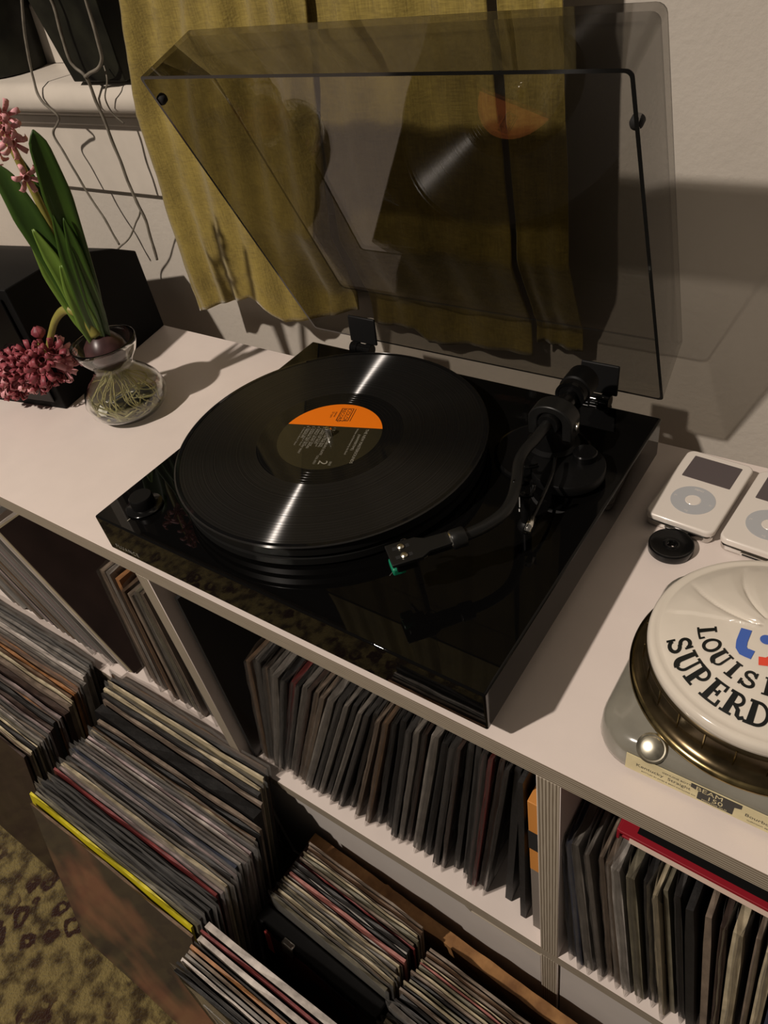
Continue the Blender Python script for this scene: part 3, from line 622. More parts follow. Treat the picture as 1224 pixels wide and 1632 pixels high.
def floret(bm, c, d, s, mi=0, open_=1.0):
    """hyacinth bell: tube with six recurved petals"""
    d = Vector(d).normalized(); q = d.to_track_quat('Z', 'Y').to_matrix().to_4x4(); T4 = Matrix.Translation(c) @ q @ Matrix.Rotation(R.uniform(0, 1), 4, 'Z')
    lathe(bm, [(.0010, 0), (.0026 * s, .002 * s), (.0030 * s, .006 * s), (.0027 * s, .010 * s), (.0032 * s, .013 * s)], 8, mi, m4=T4)
    for k in range(6):
        a = k * PI / 3; rows = []
        for t in (0, .3, .6, .85, 1):
            rr = (.0030 + .0095 * open_ * math.sin(t * 1.45)) * s; z = (.012 + .0075 * math.sin(t * 2.3) * (1.4 - open_ * .4) - .0045 * open_ * t * t) * s; wd = .0023 * s * (1 - .75 * abs(t - .45) ** 1.5 * 1.6)
            rows.append([bm.verts.new(T4 @ Vector((rr * math.cos(a) - o_ * wd * math.sin(a), rr * math.sin(a) + o_ * wd * math.cos(a), z))) for o_ in (-1, 0, 1)])
            rows[-1][1].co += (T4.to_3x3() @ Vector((0, 0, -.0006 * s)))
        for x, y in zip(rows, rows[1:]):
            for o_ in (0, 1): bm.faces.new([x[o_], x[o_ + 1], y[o_ + 1], y[o_]]).material_index = mi
def flor(c, d, s, m, p, op=1.0):
    bm = bmesh.new(); floret(bm, c, d, s, 0, op); o = link('floret', bm, M[m], p, smooth=True)
    sd = o.modifiers.new('t', 'SOLIDIFY'); sd.thickness = .0007; return o
for c, d in (((-.211, .200, .352), (1, -.1, .25)), ((-.212, .198, .335), (.9, -.2, -.25)), ((-.211, .198, .345), (.9, -.3, -.05)), ((-.213, .198, .300), (.75, -.25, -.10)), ((-.216, .198, .330), (-.8, -.4, -.3))):
    flor(wp(*c), d, 1.22, 'petal_light', stalk)
cc = Vector(wp(-.335, .162, .078))
for i in range(52):
    t = i / 51; ax = Vector(wp(-.290, .166, .080)).lerp(Vector(wp(-.385, .146, .048)), t)
    a = i * 2.4; el = R.uniform(-.2, .2)
    d = Vector((.25 * math.cos(a) + (.55 if t < .15 else 0), math.sin(a) * 1.0, math.cos(a) * 1.0)).normalized()
    flor(ax + d * R.uniform(.003, .008) + Vector((0, 0, -.002)), d + Vector((R.uniform(-.3, .3), 0, -.1)), R.uniform(1.25, 1.65), 'petal' if R.random() < .8 else 'petal_light', droop, R.uniform(.6, 1.1))
bm = bmesh.new(); c = Vector(wp(-.293, .172, .115))
for k in range(6):
    rows = []
    for t in (0, .25, .5, .75, 1):
        rr = .0085 * math.sin(t * 2.9 + .1) ** .8; a = k * PI / 3
        rows.append([bm.verts.new(c + Vector((rr * math.cos(a + o_ * .5), rr * math.sin(a + o_ * .5), .016 * (t - .5))) * (1.06 if o_ == 0 else 1)) for o_ in (-1, 0, 1)])
    for x, y in zip(rows, rows[1:]):
        for o_ in (0, 1): bm.faces.new([x[o_], x[o_ + 1], y[o_ + 1], y[o_]])
link('flower_bud', bm, M['petal'], droop, smooth=True)

# ------------------------------------------------------------------ pots and trailing vines on the sill
def pot(loc, rt, rb, h, label, m=M['pot'], n=4, rot=PI / 4):
    o = empty('plant_pot', loc, label, 'pot')
    bm = bmesh.new(); lathe(bm, [(0, 0), (rb, 0), (rt, h), (rt - .004, h), (rt - .006, h - .015), (0, h - .015)], n, m4=Matrix.Rotation(rot, 4, 'Z'))
    link('pot_body', bm, m, o, bevel=.004, seg=3); boxobj('soil', (-rt * .6, rt * .6, -rt * .6, rt * .6, h - .02, h - .012), M['soil'], o)
    return o
pot((-.3190, .4560, .3322), .110, .072, .20, 'dark tapered square pot on the window sill above the hanging vines')
pot((-.5950, .4700, .3322), .060, .046, .14, 'small dark pot at the far end of the window sill', n=24, rot=0)
def vine(P, r, label, name='vine'):
    S = smooth_pts(P, 7); S = [p + Vector((noise.noise(p * 40) * .0022, 0, noise.noise(p * 40 + Vector((5, 5, 5))) * .002)) for p in S]
    bm = bmesh.new(); tube(bm, S, [r * (1 + .18 * noise.noise(p * 90)) for p in S], 8)
    return tag(link(name, bm, M['vine'], smooth=True), label, 'vine', 'bare vines hanging from the sill pot')
vine([(-.388, .420, .54), (-.395, .412, .47), (-.428, .404, .395), (-.449, .400, .339), (-.443, .396, .312), (-.427, .400, .294), (-.442, .405, .282), (-.468, .408, .265), (-.458, .408, .235), (-.449, .410, .193), (-.430, .410, .150), (-.420, .410, .112)], .0017, 'bare grey vine hanging leftmost, ending behind the black box')
vine([(-.322, .372, .54), (-.323, .376, .470), (-.325, .385, .417), (-.337, .388, .366), (-.336, .390, .352), (-.326, .392, .343), (-.327, .396, .325), (-.332, .402, .265), (-.333, .404, .205), (-.328, .405, .160), (-.331, .405, .125), (-.334, .405, .100)], .0021, 'thickest grey vine crossing in front of the dark pot')
vine([(-.245, .376, .54), (-.253, .378, .47), (-.259, .383, .413), (-.268, .385, .375), (-.276, .386, .358), (-.300, .388, .347), (-.3255, .391, .342)], .0020, 'short grey vine curving over the pot front into the thickest one')
vine([(-.328, .404, .175), (-.352, .402, .150), (-.378, .398, .128), (-.408, .392, .108), (-.420, .388, .085), (-.421, .386, .070)], .0013, 'thin pale vine tip branching down over the black box')
vine([(-.290, .398, .352), (-.285, .392, .337), (-.300, .392, .318), (-.306, .398, .300), (-.296, .404, .285)], .0010, 'finest grey vine tendril crossing the sill nosing')

# ------------------------------------------------------------------ music players and adapter
def player(ix, iy, ia, label, t0=.0155, worn=False):
    o = empty('music_player', (ix, iy, 0), label, 'music player', 'white click-wheel music players', rz=ia); bpy.context.view_layer.update()
    def rr(x0, x1, y0, y1, z0, z1, cr, m, name, n=6, p=o, bev=0):
        bm = bmesh.new(); lo = []; hi = []
        for cx, cy, a0 in ((x1 - cr, y1 - cr, 0), (x0 + cr, y1 - cr, PI / 2), (x0 + cr, y0 + cr, PI), (x1 - cr, y0 + cr, 1.5 * PI)):
            for k_ in range(n + 1):
                a = a0 + PI / 2 * k_ / n; lo.append(bm.verts.new((cx + cr * math.cos(a), cy + cr * math.sin(a), z0))); hi.append(bm.verts.new((cx + cr * math.cos(a), cy + cr * math.sin(a), z1)))
        bm.faces.new(lo[::-1]); bm.faces.new(hi)
        for i in range(len(lo)): bm.faces.new([lo[i], lo[(i + 1) % len(lo)], hi[(i + 1) % len(hi)], hi[i]])
        return link(name, bm, m, p, bevel=bev, seg=3)
    rr(.0012, .0606, .0012, .1023, 0, .0090, .0065, M['steel'], 'steel_back', bev=.0028)
    rr(0, .0618, 0, .1035, .0086, t0, .0075, M['whiteplastic'], 'front_shell', bev=.0018)
    rr(.0088, .0530, .0625, .0955, t0 - .0003, t0 + .0002, .0008, M['screen'], 'screen', n=2)
    bm = bmesh.new(); lathe(bm, [(.0069, t0 - .0002), (.0069, t0 + .0002), (.0192, t0 + .0002), (.0192, t0 - .0002)], 56, m4=Matrix.Translation((.0309, .0340, 0))); wh = link('click_wheel', bm, M['wheel'], o)
    bm = bmesh.new(); lathe(bm, [(0, t0 + .0003), (.0062, t0 + .0003), (.0065, t0), (.0065, t0 - .001)], 40, m4=Matrix.Translation((.0309, .0340, 0))); link('centre_button', bm, M['whiteplastic'], o)
    for s_, xx, yy in (('MENU', .0309, .0480), ('>|', .0465, .0330), ('|<', .0152, .0330), ('>||', .0309, .0175)):
        text_mesh('lettering', s_, .0030, Matrix.Translation((xx, yy, t0 + .00022)), M['whiteplastic'], wh, ext=.00002, align='CENTER')
    boxobj('dock_port', (.0200, .0410, -.0006, .0006, .0036, .0066), M['chrome'], o); boxobj('port_slot', (.0215, .0395, -.0008, .0006, .0043, .0059), M['blackgloss'], o)
    return o
player(.4374, .2675, -.077, 'white music player with grey click wheel beside the black 45 adapter')
player(.5035, .2625, -.080, 'second white music player, its right side cut off at the picture edge')
bm = bmesh.new(); lathe(bm, [(.0036, .0012), (.0036, .0066), (.0046, .0074), (.0060, .0074), (.0068, .0064), (.0155, .0066), (.0180, .0078), (.0190, .0072), (.0192, .0010), (.0185, 0), (.0050, 0), (.0036, .0012)], 56, m4=Matrix.Translation((0, 0, 0)))
ad = link('record_adapter', bm, M['blackgloss'], bevel=.0003, loc=(.470, .2465, 0)); tag(ad, 'small round black 45 rpm adapter with a centre hole in front of the music player', 'adapter')
bm = bmesh.new(); box(bm, -.0035, .0035, -.005, .005, 0, .006); sc = tag(link('plug', bm, M['blackplastic'], bevel=.001, loc=(.5130, .2145, 0)), 'tiny black plug lying behind the decorated decanter', 'plug')

# ------------------------------------------------------------------ stadium decanter
DX0, DY0 = .5725, .118
dec = tag(empty('decanter', (DX0, DY0, 0)), 'stadium shaped decanter with white domed lid and gold band on a grey base', 'decanter')
def rsq(bm, h, cr, z, n=8, r_in=None):
    out = []
    for sx, sy, a0 in ((1, 1, 0), (-1, 1, PI / 2), (-1, -1, PI), (1, -1, 1.5 * PI)):
        for k_ in range(n + 1):
            a = a0 + PI / 2 * k_ / n; out.append(bm.verts.new((sx * (h - cr) + cr * math.cos(a), sy * (h - cr) + cr * math.sin(a), z)))
    return out
def circ_match(bm, ref, r, z): return [bm.verts.new((v.co.x / v.co.xy.length * r, v.co.y / v.co.xy.length * r, z)) for v in ref]
bm = bmesh.new(); hh = .0880
L_ = [rsq(bm, hh - .004, .026, 0), rsq(bm, hh - .001, .028, .003), rsq(bm, hh, .028, .010), rsq(bm, hh - .001, .028, .024), rsq(bm, hh - .003, .028, .0285), rsq(bm, hh - .008, .03, .032)]
L_.append(circ_match(bm, L_[-1], .0865, .0345)); L_[-1] = [v for v in L_[-1]]
L_.append(circ_match(bm, L_[0], .0840, .0365))
L_.append(circ_match(bm, L_[0], .060, .0366))
for a, b in zip(L_, L_[1:]):
    for i in range(len(a)): bm.faces.new([a[i], a[(i + 1) % len(a)], b[(i + 1) % len(b)], b[i]])
bm.faces.new(L_[0][::-1]); bm.faces.new(L_[-1])
link('base', bm, M['greychina'], dec, smooth=True)
# gold band, with narrow upright ribs
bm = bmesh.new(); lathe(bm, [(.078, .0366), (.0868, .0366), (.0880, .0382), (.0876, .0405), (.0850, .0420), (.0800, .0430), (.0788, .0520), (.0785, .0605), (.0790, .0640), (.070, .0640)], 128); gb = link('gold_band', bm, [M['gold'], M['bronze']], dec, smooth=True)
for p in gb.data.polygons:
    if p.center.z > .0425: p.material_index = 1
for k_ in range(26):
    bm = bmesh.new(); box(bm, -.00035, .00035, -.0795, -.0775, .0440, .0630, mat4=Matrix.Rotation(k_ * PI / 13, 4, 'Z')); link('rib', bm, M['gold'], gb)
def dz(r):                                                   # dome height over its radius
    return .0905 - 3.2 * r * r if r < .0705 else .0746
bm = bmesh.new()
pr = [(0, .0905)] + [(r / 1000, dz(r / 1000)) for r in range(3, 70, 2)] + [(.0700, .0746), (.0715, .0738), (.0735, .0745), (.0762, .0742), (.0778, .0722), (.0782, .0695), (.0780, .0655), (.0770, .0635), (.060, .0635)]
lathe(bm, pr, 300)
# shallow gore seams spiralling over the dome
for v in bm.verts:
    r = v.co.xy.length
    if .012 < r < .0700:
        a = math.atan2(v.co.y, v.co.x) + (r - .02) * 9
        d_ = .5 - abs(((a * 10 / (2 * PI)) % 1) - .5)             # 0 on a seam
        if v.co.y > -.004: v.co.z -= .0013 * math.exp(-(d_ * r * .63 / .0009) ** 2) * min(1, (.0700 - r) / .008)
        v.co.z += .0012 * min(1, d_ * 4) * min(1, (.0700 - r) / .01) * (1 if v.co.y > -.004 else .0)
dome = link('domed_lid', bm, M['china'], dec, smooth=True); dome['label'] = 'white dome lid with black lettering'
def stroke(bm, pts, wd, mp, closed=False):
    """flat ribbon through 2-D points, mapped by mp to the surface and given a little thickness"""
    Q = [Vector((p[0], p[1], 0)) for p in pts]; dens = []
    for a, b in zip(Q, Q[1:] + ([Q[0]] if closed else [])):
        k_ = max(1, int((b - a).length / .18))
        dens += [a.lerp(b, t / k_) for t in range(k_)]
    if not closed: dens.append(Q[-1])
    n_ = len(dens); rows = []
    for i, p in enumerate(dens):
        a = dens[i - 1] if (i or closed) else p; b = dens[(i + 1) % n_] if (i < n_ - 1 or closed) else p
        t = (b - a).normalized(); s = Vector((-t.y, t.x, 0)); w_ = wd(i / n_) if callable(wd) else wd
        rows.append([bm.verts.new(mp(p + s * w_ / 2, 1)), bm.verts.new(mp(p - s * w_ / 2, 1))])
    rng = range(n_) if closed else range(n_ - 1)
    for i in rng:
        a, b = rows[i], rows[(i + 1) % n_]; bm.faces.new([a[0], a[1], b[1], b[0]])
TK, TN, SR = .24, .105, .10
def arcp(cx, cy, rx, ry, a0, a1, n_=14): return [(cx + rx * math.cos(a0 + (a1 - a0) * i / n_), cy + ry * math.sin(a0 + (a1 - a0) * i / n_)) for i in range(n_ + 1)]
h_ = PI / 2
GL = {   # glyph strokes in a box of height 1: (points, width, closed)
 'I': [([(.30, 0), (.30, 1)], TK, 0), ([(.08, .045), (.52, .045)], TN, 0), ([(.08, .955), (.52, .955)], TN, 0)],
 'L': [([(.25, 0), (.25, 1)], TK, 0), ([(.03, .045), (.75, .045)], TN, 0), ([(.03, .955), (.48, .955)], TN, 0), ([(.72, 0), (.72, .30)], TN, 0)],
 'U': [([(.22, 1), (.22, .36)] + arcp(.47, .30, .25, .26, PI, 1.5 * PI), TK, 0), (arcp(.47, .30, .25, .26, 1.5 * PI, 2 * PI) + [(.72, .36), (.72, 1)], .12, 0), ([(0, .955), (.44, .955)], TN, 0), ([(.54, .955), (.90, .955)], TN, 0)],
 'O': [(arcp(.45, .5, .34, .43, 0, 2 * PI, 28)[:-1], .17, 1)],
 'S': [(arcp(.40, .73, .25, .20, .1, 1.5 * PI) + arcp(.42, .28, .27, .21, h_, -PI * .95), .16, 0), ([(.68, 1), (.68, .66)], TN, 0), ([(.10, 0), (.10, .36)], TN, 0)],
 'P': [([(.25, 0), (.25, 1)], TK, 0), ([(.03, .045), (.50, .045)], TN, 0), ([(.03, .95), (.42, .95)] + arcp(.42, .70, .27, .25, h_, -h_) + [(.25, .45)], .13, 0)],
 'R': [([(.25, 0), (.25, 1)], TK, 0), ([(.03, .045), (.47, .045)], TN, 0), ([(.03, .95), (.42, .95)] + arcp(.42, .72, .26, .23, h_, -h_) + [(.25, .49)], .13, 0), ([(.45, .48), (.62, .34), (.66, .12), (.76, .05), (.90, .14)], .15, 0)],
 'E': [([(.25, 0), (.25, 1)], TK, 0), ([(.03, .045), (.78, .045)], TN, 0), ([(.03, .955), (.75, .955)], TN, 0), ([(.25, .52), (.55, .52)], TN, 0), ([(.55, .38), (.55, .66)], TN, 0), ([(.75, 0), (.75, .30)], TN, 0), ([(.72, .70), (.72, 1)], TN, 0)],
 'D': [([(.25, 0), (.25, 1)], TK, 0), ([(.03, .05), (.42, .05)] + arcp(.42, .5, .38, .45, -h_, h_, 18) + [(.03, .95)], .13, 0)],
 'A': [([(.12, 0), (.42, .98)], .10, 0), ([(.40, .98), (.74, 0)], TK, 0), ([(.22, .34), (.62, .34)], TN, 0), ([(-.02, .045), (.30, .045)], TN, 0), ([(.54, .045), (.94, .045)], TN, 0)],
 'N': [([(.20, 0), (.20, 1)], .11, 0), ([(.20, .98), (.76, .02)], TK, 0), ([(.76, 0), (.76, 1)], .11, 0), ([(.02, .045), (.40, .045)], TN, 0), ([(.58, .955), (.94, .955)], TN, 0)],
 'M': [([(.18, 0), (.18, 1)], .11, 0), ([(.18, .98), (.52, .12)], TK, 0), ([(.52, .12), (.86, .98)], .10, 0), ([(.88, 0), (.88, 1)], TK, 0), ([(0, .045), (.38, .045)], TN, 0), ([(.68, .045), (1.06, .045)], TN, 0)]}
def arctext(word, rad, size, step, mid):
    wc = {'I': .60, 'L': .76, 'M': 1.06, 'A': .92, 'N': .94}
    for i, c_ in enumerate(word):
        a_c = math.radians(mid + (i - (len(word) - 1) / 2) * step); wd = wc.get(c_, .88); lift = [0]
        def mp(p, k_, a_c=a_c, wd=wd):
            r = rad + size * (.5 - p[1]); a = a_c + size * 1.05 * (p[0] - wd / 2) / rad
            return Vector((r * math.cos(a), r * math.sin(a), dz(r) + .0006 + lift[0]))
        bm = bmesh.new()
        for j, (pts, wd_, cl) in enumerate(GL[c_]): lift[0] = j * .00003; stroke(bm, pts, wd_, mp, cl)
        o = link('letter', bm, M['ink'], dome)
arctext('SUPERDOME', .0600, .0142, 12.4, -98.7)
arctext('LOUISIANA', .0425, .0112, 14.3, -98.5)
def onD(x, y, e=.0005): r = math.hypot(x, y); return Vector((x, y, dz(r) + e))
def logo(name, pts, wd, m):
    bm = bmesh.new(); stroke(bm, [(p[0] * 100, p[1] * 100) for p in pts], wd * 100, lambda p, k_: onD(p[0] / 100, p[1] / 100)); link(name, bm, m, dome)
def rel(x, y): return (x - DX0 + .0018, y - DY0 + .0038)
logo('emblem_hook', [rel(.5530, .1060), rel(.5530, .0960), rel(.5538, .0915), rel(.5560, .0890), rel(.5615, .0884)], .0064, M['bluepaint'])
bm = bmesh.new(); n_ = 24; cd = rel(.5655, .1025); bm.faces.new([bm.verts.new(onD(cd[0] + .0036 * math.cos(2 * PI * i / n_), cd[1] + .0036 * math.sin(2 * PI * i / n_))) for i in range(n_)]); link('emblem_dot', bm, M['bluepaint'], dome)
logo('emblem_swoosh', [rel(.5655, .0860), rel(.5700, .0872), rel(.5730, .0905), rel(.5745, .0960), rel(.5780, .1010), rel(.5850, .1030)], .0058, M['redpaint'])
# paper strip and its print on the front face
fy = -hh - .0002
def paper(x0, x1, z0, z1, m, name, off=0): return boxobj(name, (x0, x1, fy - .0004 - off, fy + .0003 - off, z0, z1), m, dec)
ps_ = paper(-.0610, .0620, .0050, .0230, M['labelpaper'], 'paper_strip')
def ftext(s, x, z, size, m=None, off=.00045, align='LEFT'): text_mesh('lettering', s, size, Matrix.Translation((x, fy - off, z)) @ Matrix.Rotation(PI / 2, 4, 'X'), m or M['ink'], ps_, ext=.00003, align=align)
ftext('Kentucky  Straight', -.0540, .0126, .0048); ftext('BOTTLED BY JAMES B. BEAM DISTILLING CO.', -.0500, .0082, .0018); ftext('GENUINE BOTTLE', -.0370, .0180, .0026)
bm = bmesh.new()
P = [(-.0185, .0225), (.0125, .0225), (.0125, .0180), (.0085, .0165), (.0085, .0072), (-.0135, .0072), (-.0135, .0165), (-.0185, .0180)]
a = [bm.verts.new((x, fy - .0004, z)) for x, z in P]; b = [bm.verts.new((x, fy - .0006, z)) for x, z in P]
bm.faces.new(a); bm.faces.new(b[::-1])
for i in range(8): bm.faces.new([a[i], a[(i + 1) % 8], b[(i + 1) % 8], b[i]])
link('emblem_block', bm, M['ink'], ps_)
ftext('BEAM', -.0155, .0170, .0068, M['labelpaper'], .0007); ftext('150', -.0080, .0108, .0068, M['labelpaper'], .0007); ftext('MONTHS OLD', -.0105, .0080, .0024, M['labelpaper'], .0007)
ftext('Bourbon  Whiskey', .0150, .0126, .0048); ftext('CLERMONT, BEAM, KENTUCKY', .0170, .0082, .0018)
bm = bmesh.new(); lathe(bm, [(0, .0), (.0128, .0), (.0128, .0016), (.0112, .0026), (.0100, .0022), (.0088, .0030), (0, .0038)], 48, m4=Matrix.Translation((-.0470, -.0815, .0300)) @ Matrix.Rotation(math.radians(34), 4, 'X') @ Matrix.Scale(.78, 4)); sc_ = link('spout_cap', bm, M['silver'], dec, smooth=True); sc_.data.set_sharp_from_angle(angle=math.radians(35))

# ------------------------------------------------------------------ record sleeves
PAL = {}
def sm(key, c, edge=None):
    c = tuple(v * .90 for v in c); edge = tuple(v * .84 for v in (edge or c))
    PAL[key] = (mat('sleeve_' + key, rgb(*c), .42, vary=.28, scale=18, coat=.12, detail=2), mat('sleeve_edge_' + key, rgb(*(edge or c)), .6, vary=.35, scale=70, stretch=(1, 1, .4), bump=.3, bscale=200))
sm('black', (24, 23, 23), (34, 33, 32)); sm('charcoal', (48, 46, 45), (62, 60, 58)); sm('grey', (104, 100, 95), (128, 122, 114)); sm('pale grey', (150, 146, 140), (172, 166, 158))
sm('cream', (186, 172, 142), (206, 192, 160)); sm('white', (196, 186, 176), (216, 206, 196)); sm('mauve', (136, 118, 116), (176, 158, 156)); sm('dark red', (92, 34, 34), (128, 52, 50))
sm('brown', (88, 66, 50), (116, 92, 70)); sm('orange', (150, 96, 52), (172, 120, 74)); sm('dark blue', (48, 54, 70), (62, 70, 90)); sm('yellow', (204, 190, 30), (222, 208, 40)); sm('olive grey', (96, 92, 76), (122, 116, 96)); sm('dusty pink', (150, 92, 84), (186, 122, 112)); sm('taupe', (112, 98, 86), (138, 122, 106)); sm('deep brown', (44, 32, 28), (70, 54, 46))
SL = {}
def sleeve_mesh(L, Hh, t, var):
    """card record jacket: two boards with an open mouth, lightly bowed and knocked edges"""
    key = (round(L, 3), round(Hh, 3), round(t, 4), var)
    if key in SL: return SL[key]
    q = random.Random(hash(key) & 0xffff); bm = bmesh.new(); NX, NZ = 8, 5; S = []
    ph = q.uniform(0, 6); bow = q.uniform(-.0007, .0007)
    for s in (-1, 1):
        g = []
        for i in range(NX + 1):
            g.append([bm.verts.new((L * i / NX, s * t / 2 * (1 - .25 * (j == NZ)) + bow * math.sin(PI * i / NX) + .0004 * math.sin(i * 1.3 + ph), Hh * j / NZ + (.0012 * math.sin(i * 2.1 + ph + s) if j == NZ else 0))) for j in range(NZ + 1)])
        S.append(g)
    for s, g in zip((0, 1), S):
        for i in range(NX):
            for j in range(NZ):
                f = [g[i][j], g[i + 1][j], g[i + 1][j + 1], g[i][j + 1]]; bm.faces.new(f if s == 0 else f[::-1])
    def strip(A_, B_, mi=1):
        for a, b, c_, d_ in zip(A_, A_[1:], B_[1:], B_): bm.faces.new([a, d_, c_, b]).material_index = mi
    strip([g[0] for g in S[0]], [g[0] for g in S[1]]); strip([g[-1] for g in S[0]], [g[-1] for g in S[1]]); strip(S[0][0], S[1][0]); strip(S[0][-1], S[1][-1])
    bmesh.ops.recalc_face_normals(bm, faces=bm.faces[:])
    me = bpy.data.meshes.new('record_sleeve'); bm.to_mesh(me); bm.free(); me.materials.append(None); me.materials.append(None)
    SL[key] = me; return me
BG = {}
def bag_mesh(L, Hh, t, var):
    """loose clear outer sleeve, crinkled at its open top and front corners"""
    key = (round(L, 3), round(Hh, 3), round(t, 4), var)
    if key in BG: return BG[key]
    q = random.Random(var * 31 + int(Hh * 1000)); bm = bmesh.new(); NX, NZ = 12, 14; e = .0060
    for s in (-1, 1):
        g = []
        for i in range(NX + 1):
            col = []
            for j in range(NZ + 1):
                x = -e + (L + 2 * e) * i / NX; z = -.001 + (Hh + .008) * j / NZ
                p = Vector((x * 30, s * 3 + var * 7.0, z * 22))
                y = s * (t / 2 + .0005) + s * abs(noise.noise(p)) * .0012 + (noise.noise(p * 1.7) * .0028 if j == NZ else 0)
                if i == 0: y = s * .0006 + noise.noise(p) * .0012
                col.append(bm.verts.new((x + (noise.noise(p * 1.3) * .0014 if i == 0 else 0), y, z + (noise.noise(p * 2) * .003 if j == NZ else 0))))
            g.append(col)
        for i in range(NX):
            for j in range(NZ): bm.faces.new([g[i][j], g[i + 1][j], g[i + 1][j + 1], g[i][j + 1]])
    me = bpy.data.meshes.new('outer_sleeve'); bm.to_mesh(me); bm.free(); me.materials.append(M['bag'])
    for p in me.polygons: p.use_smooth = True
    BG[key] = me; return me
def record(mw, L, Hh, t, key, label, group, bag=False, cat='record', name='record_sleeve', disc_edge=False):
    v = R.randrange(4); me = sleeve_mesh(L, Hh, t, v)
    o = bpy.data.objects.new(name, me); C.objects.link(o); o.matrix_world = mw
    for i in (0, 1): o.material_slots[i].link = 'OBJECT'; o.material_slots[i].material = PAL[key][i]
    tag(o, label, cat, group)
    if bag:
        b = bpy.data.objects.new('outer_sleeve', bag_mesh(L, Hh, t, v)); C.objects.link(b); b.parent = o
        b['label'] = 'clear plastic outer sleeve'
    return o
ORD = ['first', 'second', 'third', 'fourth', 'fifth', 'sixth', 'seventh', 'eighth', 'ninth', 'tenth', 'eleventh', 'twelfth', 'thirteenth', 'fourteenth', 'fifteenth', 'sixteenth', 'seventeenth', 'eighteenth', 'nineteenth', 'twentieth']
TENS = {20: 'twenty', 30: 'thirty', 40: 'forty', 50: 'fifty'}
def ordn(i):
    if i < 20: return ORD[i]
    n_ = i + 1; t_, u = n_ // 10 * 10, n_ % 10
    return (TENS[t_] + '-' + ORD[u - 1]) if u else {30: 'thirtieth', 40: 'fortieth', 50: 'fiftieth'}[n_]

def bay_rec(xb, xt, zt, t, key, label, group, bag=True, yf=.022, L=.312, swing=0):
    """sleeve standing in a bay, spine to the front; xb, xt: foot and head of its front edge"""
    tilt = (xt - xb) / .27; ang = math.atan(tilt); Hh = (zt - ZB) / math.cos(ang)
    lift = abs(math.sin(ang)) * t / 2 + .0012
    mw = Matrix.Translation((xb, yf, ZB + lift)) @ Matrix.Rotation(ang, 4, 'Y') @ Matrix.Rotation(PI / 2 + swing, 4, 'Z')
    return record(mw, L, Hh, t, key, label, group, bag)
# middle bay, right to left
TOPX = [(.045, .105), (.085, .183), (.126, .232), (.167, .267), (.24, .305), (.297, .352), (.356, .390), (.378, .415), (.430, .4335)]
inv = [(b, a) for a, b in TOPX]
ZT = [(.10, -.125), (.18, -.130), (.23, -.115), (.27, -.105), (.305, -.095), (.352, -.088), (.39, -.062), (.415, -.072), (.434, -.083)]
x = .4325; i = 0; seq = []
while x > .108:
    t = R.choice([.0045, .006, .006, .0075, .0095]); seq.append((x, t)); x -= t + (.0017 if x > .40 else .0022)
N2 = len(seq)
specials = {0: 'black', 1: 'black', 2: 'charcoal', 3: 'deep brown', 4: 'dark red'}
for i, (x, t) in enumerate(seq):
    key = specials.get(i) or R.choice(['charcoal', 'charcoal', 'charcoal', 'grey', 'grey', 'black', 'deep brown', 'taupe', 'charcoal', 'brown', 'black', 'grey'] if i != N2 - 8 else ['dark red'])
    bay_rec(interp(x, inv), x, interp(x, ZT) + R.uniform(-.008, .006), t, key, f'{key} record in middle bay, {ordn(i)} leftward from the tan box', 'records leaning in the middle bay', bag=(i > 1), yf=.021 + R.uniform(0, .010))
# tan archive box beside the divider
tb = tag(empty('archive_box', (.4480, .02, ZB + .001)), 'slim tan box with a black stripe standing against the ply divider', 'box')
boxobj('box_body', (-.0075, .0065, 0, .30, .001, .150), mat('grey_box_card', rgb(120, 112, 104), .6), tb, bevel=.0006)
boxobj('box_cover', (-.0077, .0067, -.0003, .30, .150, .283), M['tan'], tb, bevel=.0006); boxobj('black_stripe', (-.0080, .0070, -.0006, .301, .195, .230), M['rubber'], tb)
# large black sleeve standing at the left end of the middle bay
record(Matrix.Translation((.0330, .0185, ZB + .001)) @ Matrix.Rotation(.01, 4, 'Y') @ Matrix.Rotation(PI / 2, 4, 'Z'), .33, .325, .006, 'black', 'large black sleeve with a worn corner, alone against the middle bay\'s left divider', None)
# right bay: ten-inch shellac records
TB3 = [(.484, .473), (.498, .481), (.514, .488), (.530, .508), (.551, .521), (.567, .539), (.591, .556), (.635, .607), (.70, .675)]
x = .4865; seq = []
while x < .70:
    t = R.choice([.0045, .006, .0075, .009]) if x > .49 else .0075; seq.append((x, t)); x += t + .0035
for i, (x, t) in enumerate(seq):
    key = ['charcoal', 'dark blue', 'grey', 'grey', 'taupe', 'taupe', 'pale grey', 'olive grey', 'black', 'cream', 'olive grey', 'charcoal', 'black', 'taupe', 'deep brown'][i] if i < 15 else R.choice(['grey', 'taupe', 'olive grey', 'dark blue', 'pale grey', 'brown', 'cream'])
    xt = interp(x, TB3); zt = ZB + .257 + R.uniform(-.003, .003) if i > 2 else ZB + .266
    bay_rec(x, xt, zt, t, key, f'{key} worn ten-inch record in right bay, {ordn(i)} from the ply divider', 'old records in the right bay', bag=(i < 8 or R.random() < .45), yf=.012 + R.uniform(0, .008), L=.262)
bk = tag(empty('book', (.515, .035, ZB + .2685)), 'large red hardback with a black cover panel lying on the right bay records', 'book')
bk.rotation_euler.z = -.02
